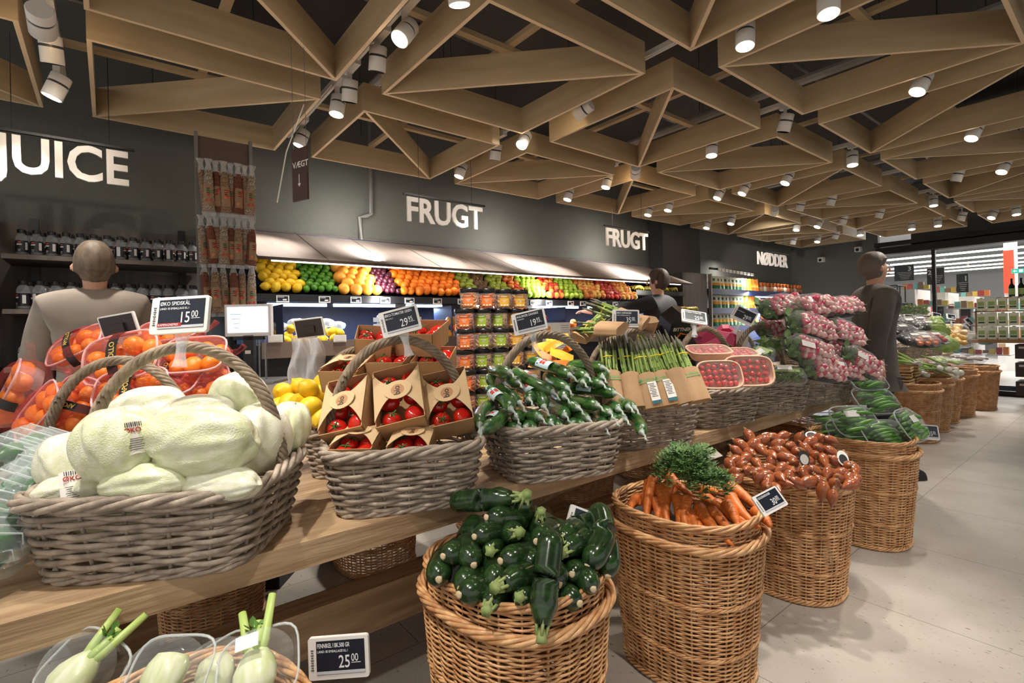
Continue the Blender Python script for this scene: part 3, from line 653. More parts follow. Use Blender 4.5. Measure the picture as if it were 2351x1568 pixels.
# ---- pointed cabbages
Mcab=mat('cabbage_leaf',(232,234,200),.3,(246,245,226),scale=4,det=5,coat=.8,bump=.3,bscale=28,ramp=(.38,.62))
Mcab2=mat('cabbage_leaf_green',(224,231,184),.3,(243,244,216),scale=4,det=5,coat=.8,bump=.3,bscale=24,ramp=(.4,.66))
def cabbage(seed):
    rnd=random.Random(seed); ph=[rnd.random()*6.3 for _ in range(8)]
    def fn(u,v):
        A=2*PI*u; B=PI*(v-.5); r=math.cos(B)**.62 if math.cos(B)>0 else 0
        tip=1+.14*max(0,math.sin(B))**3
        sw=(3*u+1.3*v+ph[7])%1; w=1.02-.075*sw**1.5*math.cos(B)+.05*math.sin(3*A+ph[0]+2.2*v)+.06*abs(math.sin(4*A+ph[1]+3*v))+.02*math.sin(9*A+ph[2]-6*v)+.016*math.sin(13*A+11*v+ph[4])+.035*math.sin(2*A+5*v+ph[3])
        fold=.05*max(0,math.sin(2.5*A+ph[5]+4*v))**6
        return (r*w*math.cos(A)*(1-fold),r*w*math.sin(A)*(1-fold),math.sin(B)*tip*(1+.05*math.sin(2*A+ph[6])))
    mb=MB(); mb.grid(fn,84,40,wrap=True); return mb
CBM=[cabbage(i).mesh('leaf_head',[Mcab,Mcab2][i%2],'all') for i in range(4)]
stk=MB(); stk.grid(lambda u,v:((u-.5)*.05,(v-.5)*.075,-.0035*(abs(u-.5)*2)**2*3),6,6); STK=stk.mesh('sticker',plain((238,234,226),.4))
stx=MB(); txt(stx,'ØKO',.015,frame((-.02,.012,.001),(1,0,0),(0,1,0)),ext=.0004,bold=.0002,mi=1)
for k in range(6): stx.box((0,-.003-.005*k,.0008),(.034-.004*(k%3),.0012,.0006))
for k in range(9): stx.box((-.016+.004*k,.030,.0008),(.0014+.0008*(k%2),.010,.0006))
STT=stx.mesh('sticker_print',[plain((50,46,44),.5),plain((170,50,40),.5)],False)
CB=[(160,1062,1.30,60,62,'small pale cabbage at the left edge of the heap'),(272,1022,1.20,86,80,'large smooth cabbage with a long white sticker'),(347,948,1.48,80,58,'cabbage in the second layer behind the stickered one'),
(462,1012,1.22,118,80,'widest cabbage lying sideways in the middle of the heap'),(462,962,1.42,84,55,'cabbage showing its top above the widest one'),(550,917,1.52,64,58,'topmost round cabbage at the right'),
(592,1008,1.44,72,72,'cabbage leaning right beside the widest one'),(662,985,1.58,46,56,'cabbage at the right rim behind the handle foot'),(165,1128,1.20,72,36,'low cabbage at the front left with a red lettered sticker'),
(330,1108,1.17,90,46,'front cabbage in the middle with a creased base'),(506,1112,1.19,98,40,'front cabbage at the right, low against the rim'),(250,1180,1.24,110,50,'cabbage mostly hidden under the front layer'),(440,1120,1.36,150,60,'cabbage deep in the basket under the middle of the heap')]
for i,(px,py,Z,rx,ry,lb) in enumerate(CB):
    t=thing('pointed_cabbage',lb+', wrapped in film' if len(lb.split())<12 else lb,'cabbage',atZ(px,py,Z),0,'pointed cabbages in the nearest basket')
    s=Z/FPX; az=YAW+random.uniform(-.3,.3); wide=rx>ry*1.3
    sx,sz=rx*s,ry*s; d=min(sx,sz)*1.0
    o=place('leaf_head',CBM[i%4],t); 
    if wide: o.rotation_euler=(0,PI/2*(1 if i%2 else -1),az); o.scale=(sz,d,sx*.95)
    else: o.rotation_euler=(random.uniform(-.3,.3),random.uniform(-.3,.3),az); o.scale=(sx,d,sz*.95)
    if i in (1,8):
        tocam=(CAM-np.array(t.location)); tocam/=np.linalg.norm(tocam); side=_R*(.55 if i==1 else .15); n=tocam*.8+side+np.array([0,0,.25 if i==1 else .35]); n/=np.linalg.norm(n)
        rr=(sx+sz)/2*(1.03 if i==1 else 1.0); q=Vector(n).to_track_quat('Z','Y').to_euler()
        if i==8: rr*=.78
        for me in (STK,STT): place(me.name,me,t,tuple(n*rr),q,1.0)
# ---- netted oranges
Mnet=film('red_net',(226,56,50),.16,.35,.9,70); Mtub=film('pink_tint_tub',(250,205,205),.22,.15,.3,30); Mtubrim=mat('pink_tint_rim',(240,190,190),.25,alpha=.75)
def tub(m=Mtub,mr=Mtubrim,w=.21,l=.15,h=.07,rim=.004):
    mb=MB(); R=[]
    for z,k in ((0,.80),(.01,.86),(h*.5,.93),(h,1)): P,_=loop_pts(w/2*k,l/2*k,4,32); R.append(np.concatenate([P,np.full((32,1),z)],1))
    v=np.concatenate(R); f=[(i*32+k,i*32+(k+1)%32,(i+1)*32+(k+1)%32,(i+1)*32+k) for i in range(3) for k in range(32)]; f.append(tuple(range(32))[::-1]); mb.add(v,f)
    r=MB(); P,_=loop_pts(w/2+.003,l/2+.003,4,36); r.tube([(x,y,h) for x,y in P],rim,6,closed=True); return mb.mesh('tub',m),r.mesh('tub_rim',mr,'all')
TUB=tub()
nb=MB(); nb.grid(lambda u,v:(.5*.245*math.cos(2*PI*u)*abs(math.cos(PI*(v-.5)))**.5,.5*.185*math.sin(2*PI*u)*abs(math.cos(PI*(v-.5)))**.5*(1+.03*math.sin(16*PI*u)),.035+.068*math.sin(PI*(v-.5))),28,10,wrap=True)
nb.tube([(.11,0,.05),(.15,.01,.055),(.17,.02,.07)],[.02,.008,.012],7); NET=nb.mesh('net',Mnet,'all')
NET2=NET.copy(); NET2.materials[0]=film('red_net_fine',(226,70,60),.03,.35,.9,70)
bd=MB(); bd.grid(lambda u,v:((u-.5)*.03,.5*.195*math.cos(PI*v),.035+.074*math.sin(PI*v)),2,14); BND=bd.mesh('band',plain((28,26,26),.35))
bt=MB(); txt(bt,'APOLLO',.021,frame((.008,-.045,.1085),(0,1,0),(-1,0,0)),ext=.0004,bold=.0003); BNT=bt.mesh('band_lettering',plain((205,170,80),.4),False)
FR['mandarin']=blobf(.034,.031,n=14,k=10,dimple=.1).mesh('mandarin',Mor,'all')
def orient(o,n,up): 
    n=np.array(n,float);n/=np.linalg.norm(n); u=np.array(up,float); u-=n*(u@n); u/=np.linalg.norm(u); x=np.cross(u,n)
    M=Matrix.Identity(4)
    for i in range(3): M[i][0]=x[i];M[i][1]=u[i];M[i][2]=n[i];M[i][3]=o.location[i]
    o.rotation_mode='QUATERNION'; o.rotation_quaternion=M.to_quaternion(); return M
toC=-_F
NP=[(312,838,1.62,(.0,.45),'topmost tub of oranges tilted towards the camera',.25,1.1),(462,838,1.66,(.1,.8),'right tub of oranges tilted towards the camera',.1,.95),(205,815,1.72,(-.3,.9),'netted pack of oranges behind the smaller handle',.5,.9),
(75,915,1.60,(-.9,.5),'leftmost clear tub of oranges lying on its side',1.1,1.05),(135,955,1.52,(-.5,.5),'red netted orange pack at the left rim of the basket',.9,.9),(200,940,1.55,(0,.35),'red netted orange pack upright behind the handle foot',1.4,.9),
(320,915,1.55,(.2,.8),'netted orange pack just behind the cabbages',.2,.95),(400,900,1.64,(.1,1.2),'netted orange pack under the two tilted tubs',0,1.),(470,905,1.66,(.1,1),'netted orange pack at the right under the right tub',.3,.9),(400,790,1.9,(.1,1.5),'netted orange pack at the very back of the heap',.2,1.)]
for i,(px,py,Z,(sx_,up_),lb,tw,sc) in enumerate(NP):
    t=thing('netted_orange_pack',lb,'oranges',atZ(px,py,Z+.13),0,'netted orange packs')
    n=toC+_R*sx_+np.array([0,0,up_]); u=_R*math.sin(tw)*-1+np.array([0,0,1.])*math.cos(tw)-toC*.3; M=orient(t,n,u); t.scale=(sc,)*3
    for me in TUB+(NET2 if i in (0,1,3) else NET,): place(me.name.split('.')[0],me,t)
    if i in (0,2,3,5,6,7): place('band',BND,t,(.0,0,0)); place('band_lettering',BNT,t)
    rnd=random.Random(i)
    for a,b in ((-.055,-.034),(.0,-.036),(.055,-.03),(-.03,.034),(.03,.036),(.078,.02),(-.08,.02)):
        p=M@Vector((a*sc,b*sc,(.044+rnd.uniform(-.004,.012))*sc)); tag(place('mandarin',FR['mandarin'],None,p,(rnd.uniform(0,6),rnd.uniform(0,6),0),rnd.uniform(.86,1.0)),'mandarin orange inside '+lb.replace('tub of oranges','tub').replace('netted pack of oranges','netted pack')[:70],'orange','mandarins inside the '+lb)
# ---- lemons in the back basket
FR['big_lemon']=blobf(.038,.044,n=16,k=12,tip=.22).mesh('lemon',Ml,'all')
for i,(px,py,Z) in enumerate([(708,892,1.95),(713,935,1.9),(688,925,1.95),(735,905,2.0),(662,925,2.0),(650,900,2.05),(735,960,1.9),(700,965,1.95),(655,950,1.95),(745,880,2.05),(640,935,2.0),(725,955,2.0),(690,890,2.1),(675,955,2.05)]):
    p=atZ(px,py,Z); o=place('lemon',FR['big_lemon'],None,p,(random.uniform(0,3),random.uniform(0,3),random.uniform(0,3)),random.uniform(.92,1.15)); tag(o,'large yellow lemon in the basket behind the cabbages','lemon','lemons in the back basket')
mb=MB()
for s_ in (0,1): mb.grid(lambda u,v:((u-.5)*(.13+.05*v)+.01*math.sin(9*v),.02*math.sin(11*u+5*v+s_)+.012*math.sin(23*u-7*v)+.02*s_,-.30*v+.02*math.sin(7*u)*v),22,16)
t=tag(mb.obj('plastic_bag',Mbagw,None,atZ(700,775,2.3),(0,0,YAW),'all'),'crumpled milky plastic bag hanging behind the lemon basket handle','bag')
# ---- tomato boxes
Mkraft=mat('kraft_board',(190,152,108),.75,(178,140,96),scale=6,stretch=(1,8,1)); Mkraft2=mat('kraft_board_light',(214,184,140),.7)
Mtom=mat('tomato_skin',(206,36,22),.18,(190,28,16),scale=6,coat=.5); Mstem=mat('tomato_vine',(70,110,45),.6)
BW,BL,BHt=.13,.19,.075
bx=MB(); a,b,h,e=BW/2,BL/2,BHt,.0025
bx.box((0,0,e/2),(BW*.94,BL*.94,e))
for s in (-1,1):
    bx.add([(s*a*.94,-b*.94,0),(s*a*.94,b*.94,0),(s*a,b,h),(s*a,-b,h)]+[(s*(a*.94-e),-b*.94,0),(s*(a*.94-e),b*.94,0),(s*(a-e),b,h),(s*(a-e),-b,h)],[(0,1,2,3),(7,6,5,4),(3,2,6,7),(0,3,7,4),(1,5,6,2)])
    bx.add([(-a*.94,s*b*.94,0),(a*.94,s*b*.94,0),(a,s*b,h*1),(-a,s*b,h)]+[(-a*.94,s*(b*.94-e),0),(a*.94,s*(b*.94-e),0),(a,s*(b-e),h),(-a,s*(b-e),h)],[(0,1,2,3),(7,6,5,4),(3,2,6,7),(0,3,7,4),(1,5,6,2)])
BOXM=bx.mesh('tray',Mkraft,False)
# band: a bow-tie shaped strip over the top, wide at the side walls, narrow in the middle
def bandm():
    mb=MB(); N=24
    def hw(u):
        c=abs(u); return .022+.060*max(0,(c-.25)/.75)**1.6
    for j in range(N):
        u0=-1+2*j/N; u1=-1+2*(j+1)/N
        for z0 in (h+.004,):
            q=[(u0*a,-hw(u0),z0),(u1*a,-hw(u1),z0),(u1*a,hw(u1),z0),(u0*a,hw(u0),z0)]; q=[(x,y,z+.012*(1-abs(x/a)**2)) for x,y,z in q]
            mb.add(q+[(x,y,z+.0018) for x,y,z in q],[(3,2,1,0),(4,5,6,7),(0,1,5,4),(2,3,7,6)])
    P=[(.038*math.cos(t)+.004,.034*math.sin(t)*(1 if math.sin(t)<0 else .8)) for t in np.linspace(0,2*PI,20)[:-1]]
    mb.prism(P,h+.0185,h+.020); return mb.mesh('band',Mkraft2,False)
BANDM=bandm()
bl=MB(); ring_=[(.018*math.cos(t)+.004,.018*math.sin(t)-.004) for t in np.linspace(0,2*PI,24)[:-1]]; bl.prism(ring_,h+.0200,h+.0203,1); txt(bl,'bio',.024,frame((.010,-.022,h+.0206),(0,1,0),(-1,0,0)),ext=.0003,bold=.0003)
BLM=bl.mesh('printed_lettering',[plain((60,42,32),.6),plain((186,140,96),.7)],False)
FR['tomato']=blobf(.034,.029,n=18,k=12,dimple=.12).mesh('tomato_flesh',Mtom,'all')
cv=MB()
for k in range(5): t_=k*2*PI/5; cv.tube([(0,0,.027),(.012*math.cos(t_),.012*math.sin(t_),.029),(.022*math.cos(t_),.022*math.sin(t_),.025)],[.0025,.002,.0008],5)
cv.tube([(0,0,.026),(.004,.002,.034),(.012,.006,.042)],.0022,5); CVM=cv.mesh('green_calyx',Mstem,'all')
def tomato_box(quad,Z,lb,n,u,tom,band=True,grp='cardboard tomato boxes',sc=1):
    t=thing('tomato_box',lb,'box',atZ(*quad,Z),0,grp); M=orient(t,n,u); t.scale=(sc,)*3
    M=M@Matrix.Scale(sc,4)
    place('tray',BOXM,t)
    if band: place('band',BANDM,t); place('printed_lettering',BLM,t)
    for k,(x,y) in enumerate(tom):
        p=M@Vector((x,y,.040)); tt=thing('tomato','red tomato inside the '+lb.replace('cardboard ','')[:60],'tomato',p,0,'tomatoes inside the '+lb); tt.rotation_mode='QUATERNION'; tt.rotation_quaternion=M.to_quaternion(); tt.scale=(random.uniform(.9,1.02),)*3
        f=place('tomato_flesh',FR['tomato'],tt); f.rotation_euler=(random.uniform(-.5,.5),random.uniform(-.5,.5),0)
        if k%2==0: c=place('green_calyx',CVM,tt); c.rotation_euler=f.rotation_euler
T6=[(-.03,-.06),(.032,-.058),(-.031,.0),(.032,.004),(-.03,.06),(.031,.062)]
T4=T6
Nf=toC*.8+np.array([0,0,.75]); 
tomato_box((817,957),1.71,'open cardboard tomato box at the front left with a torn band',Nf-_R*.25,np.array([0,0,1.])-_R*.22,T6,sc=1.13)
tomato_box((930,938),1.75,'large cardboard tomato box in the middle of the front row',Nf-_R*.1,np.array([0,0,1.])-_R*.22,T6,sc=1.23)
tomato_box((1037,942),1.80,'cardboard tomato box at the right of the front row',Nf-_R*.1,np.array([0,0,1.])-_R*.2,T6,sc=1.2)
Nl=toC*.25+np.array([0,0,1.])
tomato_box((806,880),1.88,'cardboard tomato box at the left of the middle layer',Nl,-toC+_R*.1,T6,sc=1.08)
tomato_box((903,860),1.93,'cardboard tomato box in the middle layer, left of two',Nl,-toC+_R*.05,T6,False,sc=1.08)
tomato_box((1000,858),1.97,'cardboard tomato box in the middle layer at the right',Nl,-toC+_R*.05,T6,False,sc=1.08)
tomato_box((858,808),2.02,'cardboard tomato box high up on the left under the handle',Nl+_R*.15,-toC-_R*.25,T6,False,sc=1.08)
tomato_box((972,800),2.06,'cardboard tomato box highest in the stack, wide brown side',Nl,-toC+_R*.15,T6,False,sc=1.23)
tomato_box((828,1048),1.62,'cardboard tomato box mostly sunk below the basket rim at left',Nl,-toC,T6)
tomato_box((950,1050),1.64,'cardboard tomato box mostly sunk below the basket rim at right',Nl,-toC,T6)
# ---- cucumbers
Mcu=mat('cucumber_skin',(42,84,40),.22,(90,130,58),scale=14,stretch=(1,6,6),coat=.8,bump=.2,bscale=60,ramp=(.4,.75)); Mtw=mat('twisted_film',(205,216,208),.3,alpha=.6)
def cuc(seed):
    rnd=random.Random(seed); mb=MB(); L=.25; b=rnd.uniform(-.012,.012); pts=[];rad=[]
    for k in range(15): s=k/14; pts.append(((s-.5)*L,b*math.sin(PI*s)*2,0)); rad.append(.0235*max(.25,(1-abs(2*s-1)**7*.75))*(1+.03*math.sin(9*s)))
    mb.tube(pts,rad,14); n=MB(); n.tube([(L/2-.006,0,0),(L/2+.008,0,0),(L/2+.018,.005,-.004),(L/2+.028,.003,-.012),(L/2+.034,.010,-.016)],[.012,.005,.003,.004,.003],8); return mb.mesh('flesh',Mcu,'all'),n.mesh('film_twist',Mtw,'all')
CUM=[cuc(i) for i in range(4)]
cl=MB(); cl.grid(lambda u,v:(-.05+.075*u,.0243*math.cos(PI*(.15+.7*v)),.0243*math.sin(PI*(.15+.7*v))),5,9); CLM=cl.mesh('film_label',plain((205,228,232),.25))
c2=MB(); 
for (u0,u1,v0,v1,mi) in ((-.045,-.036,.12,.9,1),(-.03,-.018,.3,.46,0),(-.03,-.018,.5,.66,0),(-.015,-.003,.3,.46,0),(-.015,-.003,.5,.66,0)):
    c2.grid(lambda u,v:(u0+(u1-u0)*u,.0248*math.cos(PI*(v0+(v1-v0)*v)),.0248*math.sin(PI*(v0+(v1-v0)*v))),3,5,mi)
C2M=c2.mesh('label_print',[plain((204,52,44),.3),plain((40,120,130),.3)])
CU=[((575,170),(920,290),1),((460,250),(780,430),1),((510,300),(710,550),1),((260,290),(510,520),1),((240,400),(440,570),1),((740,290),(900,400),0),((890,390),(1290,440),1),((780,440),(990,560),0),((900,210),(1190,230),0),((930,240),(1060,300),0),((1090,270),(1190,310),0),((940,490),(1150,540),0),((1130,500),(1320,570),0),((1300,460),(1450,560),0),((1240,500),(1400,550),0),((900,560),(1070,650),0),((1040,600),(1200,720),0),((290,530),(180,700),0),((360,600),(200,740),1),((520,580),(680,640),0),((740,530),(880,620),0),((360,730),(500,720),0),((400,590),(480,640),0),((500,660),(640,740),0),((650,620),(770,690),0),((780,650),(850,720),0),((1140,620),(1280,660),0),((1230,590),(1370,650),0),((1360,590),(1510,760),0),((300,240),(430,270),0),((500,400),(590,490),0),((410,320),(500,350),0),((870,670),(940,700),0),((980,690),(1030,700),0),((940,330),(1030,350),0),((1040,340),(1180,360),0),((600,700),(560,720),0),((1200,560),(1250,600),0),((700,380),(880,470),0)]
for i,(p,q,l) in enumerate(CU):
    P=(1050+p[0]/3.563,780+p[1]/3.563); Q=(1050+q[0]/3.563,780+q[1]/3.563); Zn=1.98-(Q[1]-830)/150*.2-(0.06 if Q[0]<1180 else 0)+(.12*(Q[0]-1150)/300)
    B=atZ(*Q,Zn); A=toward(B,P,.245)
    w=('with a white and red label' if l else 'without a label')+', '+('upper part' if Q[1]<880 else 'middle' if Q[1]<940 else 'lowest row')+' of the heap, '+('left' if Q[0]<1200 else 'centre' if Q[0]<1330 else 'right')
    t=thing('cucumber','film-wrapped cucumber %s'%w,'cucumber',(0,0,0),0,'wrapped cucumbers '+w); align(t,A,B,'X')
    t.scale=(1,1.14,1.14); me=CUM[i%4]; place('flesh',me[0],t); place('film_twist',me[1],t)
    if l: place('film_label',CLM,t,(.0,0,0),(.5,0,0)); place('label_print',C2M,t,(0,0,0),(.5,0,0))
# ---- asparagus
Mas=mat('asparagus_stalk',(120,150,70),.45,(150,172,90),scale=20); Mat=mat('asparagus_tip',(104,88,82),.6,(80,92,56),scale=40,bump=.4); Mpap=mat('brown_paper_sleeve',(186,150,112),.75,(172,136,98),scale=10,bump=.3,bscale=16); Mband=plain((232,205,30),.5)
sp=MB(); sp.tube([(0,0,0),(.001,0,.12),(0,.001,.2)],[.0052,.005,.0045],7,mi=0); sp.tube([(0,.001,.2),(.001,0,.23),(0,0,.262)],[.0046,.0062,.0015],7,mi=1)
for k in range(7): sp.tube([(.0048*math.cos(k*2.4),.0048*math.sin(k*2.4),.05+.022*k),(.003*math.cos(k*2.4),.003*math.sin(k*2.4),.062+.022*k)],[.0022,.0008],4,mi=1)
SPM=sp.mesh('spear',[Mas,Mat])
sl_=MB()
def slv(u,v):
    A=2*PI*u; r=.040+.003*math.sin(5*A)+.004*v; fl=.42+.12*v; return (r*math.cos(A)*(1+.1*(1-v)),r*math.sin(A)*fl*1.2,-.01+.135*v+.004*math.sin(3*A)*v)
sl_.grid(slv,28,8,wrap=True); sl_.add([slv(i/28,0) for i in range(28)],[tuple(range(28))[::-1]]); SLM=sl_.mesh('paper_sleeve',Mpap,'all')
lt=MB(); txt(lt,'ESPANIGRA',.014,frame((-.036,-.0245,.095),(1,0,0),(0,0,1)),ext=.0008,bold=.0004,sx=.85); lt.box((0,-.0245,.088),(.066,.002,.003)); LT1=lt.mesh('sleeve_print',plain((90,160,95),.6),False)
lt=MB(); lt.box((0,-.0245,.045),(.034,.002,.085)); LT2=lt.mesh('white_label',plain((232,228,220),.5),False)
lt=MB(); lt.box((0,-.0258,.008),(.034,.001,.012),1)
for k in range(9): lt.box((-.002*(k%3),-.0258,.030+.0062*k),(.024-.006*(k%2),.001,.0018))
LT3=lt.mesh('label_print',[plain((60,60,60),.5),plain((30,95,110),.5)],False)
bn=MB(); P_,_n=loop_pts(.028,.018,2,24); bn.tube([(x,y,.195) for x,y in P_],.0022,5,closed=True); BNM=bn.mesh('rubber_band',Mband,'all')
SPP=[(x*.011,y*.011) for x,y in ((-2,0),(-1,-1),(0,-1),(1,-1),(2,0),(-1,.4),(0,.2),(1,.4),(0,1.2),(-1.7,-.9),(1.6,-.9))]
def asparagus(B,A,face,label,prn,grp):
    """B = sleeve bottom, A = tips; face = outward normal"""
    t=thing('asparagus_bunch',label,'asparagus',B,0,grp); z=np.array(A)-np.array(B); z/=np.linalg.norm(z); y=-np.array(face,float); y-=z*(y@z); y/=np.linalg.norm(y); x=np.cross(y,z)
    M=Matrix.Identity(3)
    for i in range(3): M[i][0]=x[i];M[i][1]=y[i];M[i][2]=z[i]
    t.rotation_mode='QUATERNION'; t.rotation_quaternion=M.to_quaternion(); s=np.linalg.norm(np.array(A)-np.array(B))/.29; t.scale=(s,)*3
    for k,(px,py) in enumerate(SPP):
        o=place('spear',SPM,t,(px,py,.02+random.uniform(-.012,.012)),(random.uniform(-.05,.05)-py*1.2,random.uniform(-.05,.05)+px*1.6,random.random()*6))
    place('paper_sleeve',SLM,t); place('rubber_band',BNM,t)
    if prn&1: place('sleeve_print',LT1,t)
    if prn&2: place('white_label',LT2,t,(0.01,-.003,0)); place('label_print',LT3,t,(.01,-.003,0))
for i,(b,a,pr) in enumerate((((1410,925),(1394,775),1),((1458,930),(1426,772),0),((1500,932),(1454,772),3),((1537,926),(1486,770),3),((1572,920),(1508,763),0),((1606,916),(1545,770),1))):
    B=atZ(*b,2.06); A=toward(B,a,.31)
    asparagus(B,A,toC+np.array([0,0,.3]),'green asparagus bunch in brown paper, '+('leftmost upright one','second upright one from the left','third upright one, white label on its sleeve','fourth upright one, white label and green print','fifth upright one, plain creased sleeve','rightmost upright one, green lettering on its sleeve')[i],pr,'upright asparagus bunches')
for (b,a,Zb,lb) in (((1478,742),(1345,700),2.2,'asparagus bunch lying on top, tips to the upper left'),((1425,755),(1318,755),2.12,'asparagus bunch lying across the front with its paper end to the right'),((1330,775),(1400,720),2.3,'asparagus bunch lying with a crumpled paper end to the lower left'),((1490,735),(1470,790),2.45,'asparagus bunch lying deepest on the right of the pile')):
    B=atZ(*b,Zb); A=toward(B,a,.29); asparagus(B,A,toC+np.array([0,0,1.]),lb,0,'lying asparagus bunches')
# ================================================================== cherry tomatoes
Mtr=mat('pink_pulp_tray',(226,180,150),.6,(236,196,170),scale=12)
TR2=tub(Mtr,Mtr,.20,.13,.045,.005); FR['cherry']=blobf(.0145,.014,n=12,k=8).mesh('tomato_flesh',Mtom,'all')
tfm=MB(); tfm.grid(lambda u,v:((u-.5)*.196,(v-.5)*.126,.046+.008*math.sin(PI*u)*math.sin(PI*v)),10,8); TFM=tfm.mesh('film',Mbag,'all')
cc=MB()
for k in range(5): t_=k*2*PI/5; cc.tube([(0,0,.0135),(.006*math.cos(t_),.006*math.sin(t_),.014)],[.0014,.0005],4)
CCM=cc.mesh('green_calyx',Mstem,False)
for i,(px,py,Z,n,u,sc,lb) in enumerate([(1645,868,2.52,toC+np.array([0,0,.5]),np.array([0,0,1.]),1.05,'front pink tray of cherry tomatoes facing the aisle'),(1712,858,2.62,toC+np.array([0,0,.4])-_R*.1,_R*.9+np.array([0,0,-.35])*-1.6-_R*.9,1.15,'tilted pink tray of cherry tomatoes at the right'),(1625,822,2.75,toC*.3+np.array([0,0,1.]),-toC,1.1,'pink tray of cherry tomatoes lying flat on top'),(1690,826,2.8,toC*.3+np.array([0,0,1.]),-toC,1.0,'pink tray of cherry tomatoes lying behind the tilted one')]):
    t=thing('cherry_tomato_tray',lb,'tray',atZ(px,py,Z),0,'cherry tomato trays'); M=orient(t,n,u); t.scale=(sc,)*3; M=M@Matrix.Scale(sc,4)
    place('tub',TR2[0],t);place('tub_rim',TR2[1],t);place('film',TFM,t)
    for a in range(6):
        for b in range(4):
            p=M@Vector(((a-2.5)*.029+random.uniform(-.003,.003),(b-1.5)*.028+(a%2)*.004,.030+random.uniform(0,.006)))
            tt=thing('cherry_tomato','small red cherry tomato in the '+lb,'tomato',p,0,'cherry tomatoes in the '+lb); tt.rotation_euler=(random.uniform(0,6),random.uniform(0,3),0); place('tomato_flesh',FR['cherry'],tt); place('green_calyx',CCM,tt)
# ================================================================== leaves
Mleaf=mat('leaf_green',(70,112,46),.5,(110,150,70),scale=20); Mleafl=mat('leaf_light_green',(150,186,92),.5,(110,160,66),scale=20); Mfern=mat('carrot_top_green',(62,98,44),.5,(98,136,70),scale=12)
def leaves(n,ext,size,seed,m,name='leaves',round_=False):
    rnd=random.Random(seed); mb=MB()
    for i in range(n):
        c=np.array([rnd.uniform(-1,1)*ext[0],rnd.uniform(-1,1)*ext[1],rnd.uniform(-.6,1)*ext[2]]); d=np.array([rnd.uniform(-1,1),rnd.uniform(-1,1),rnd.uniform(-.3,1)]); d/=np.linalg.norm(d); w=np.cross(d,[rnd.uniform(-1,1),rnd.uniform(-1,1),.5]); w/=np.linalg.norm(w); q=np.cross(w,d)
        s=size*rnd.uniform(.6,1.2); W=.38*s if not round_ else .5*s
        v=[c,c+d*s*.3+w*W*.8,c+d*s*.7+w*W*.8+q*s*.1,c+d*s+q*s*.2,c+d*s*.7-w*W*.8+q*s*.1,c+d*s*.3-w*W*.8,c+d*s*.5+q*s*.02]
        mb.add(v,[(0,1,6),(1,2,6),(2,3,6),(3,4,6),(4,5,6),(5,0,6)])
    return mb.mesh(name,m,'all')
HL1=leaves(170,(.075,.05,.03),.034,3,Mleafl); HL2=leaves(150,(.075,.05,.03),.03,4,Mleaf)
hst=MB()
for k in range(14): hst.tube([(-.09,.006*(k-7),-.005),(.0,.005*(k-7),.004+.002*(k%3)),(.07,.008*(k-7),.01)],.003,5)
HST=hst.mesh('stems',mat('pale_stem',(170,196,110),.5),'all')
sk=MB(); sk.grid(lambda u,v:((u-.5)*.07,(v-.5)*.034,.0),2,2); SK=sk.mesh('barcode_label',plain((236,236,232),.5),False)
sk=MB()
for k,c in enumerate(range(4)): sk.grid(lambda u,v:(-.045+.022*k+.02*u,(v-.5)*.026,.0012),2,2,k)
SKC=sk.mesh('coloured_label',[plain((60,170,180),.5),plain((190,205,70),.5),plain((225,120,50),.5),plain((200,60,60),.5)],False)
for i,(px,py,Z,sc,rz,lb) in enumerate([(1680,838,2.95,.9,.3,'herb bag at the back left'),(1735,825,3.0,1.1,.2,'large herb bag with a barcode label on top'),(1745,862,2.85,1.0,1.2,'herb bag with a coloured label standing in front'),(1800,862,2.95,1.1,-.5,'herb bag with coloured label lying at the right'),(1770,795,3.2,1.1,.1,'clear herb bag behind the handle'),(1700,868,2.85,.8,.6,'small herb bag against the cherry tomato tray')]):
    t=thing('herb_bag','green '+lb,'herbs',atZ(px,py,Z),0,'bagged green herbs'); t.rotation_euler=(random.uniform(-.3,.5),random.uniform(-.4,.2),YAW+rz); t.scale=(sc,)*3
    place('leaves',[HL1,HL2][i%2],t); place('stems',HST,t,(0,0,.03)); mbx=MB()
    b=bag('x',(0,0,0),(.115,.075,.05),seed=30+i); b.parent=t; b.name='clear_bag'
    for k in ('label','category'): del b[k]
    tc=CAM-np.array(t.location); 
    l=place('barcode_label' if i%2 else 'coloured_label',SK if i%2 else SKC,t,(.0,-.03,.052),(.5,0,.2))
# ================================================================== radishes
Mra=mat('radish_pink',(196,44,84),.3,(214,80,110),scale=18); Mrw=mat('radish_white',(228,190,184),.35)
rd=MB(); pr=[(.0006,-.030),(.006,-.024),(.0125,-.010),(.0135,.002),(.011,.012),(.0055,.018),(.001,.022),(.0004,.034)]
rd.lathe(pr[:5],10,0); n0=rd.n; rd2=MB(); rd2.lathe(pr[:4],10,mi=0); rd2.lathe(pr[3:],10,mi=1); RADM=rd2.mesh('radish',[Mra,Mrw],'all')
trm=MB(); R=[]
for z,k in ((0,.86),(.014,1),(.016,1.06)): P,_=loop_pts(.115*k,.075*k,4,28); R.append(np.concatenate([P,np.full((28,1),z)],1))
trm.add(np.concatenate(R),[(i*28+k,i*28+(k+1)%28,(i+1)*28+(k+1)%28,(i+1)*28+k) for i in range(2) for k in range(28)]+[tuple(range(28))[::-1]]); TRM=trm.mesh('black_tray',M_black)
RL=leaves(34,(.03,.045,.012),.05,9,mat('radish_leaf',(92,128,70),.5,(130,160,100),scale=20),round_=True)
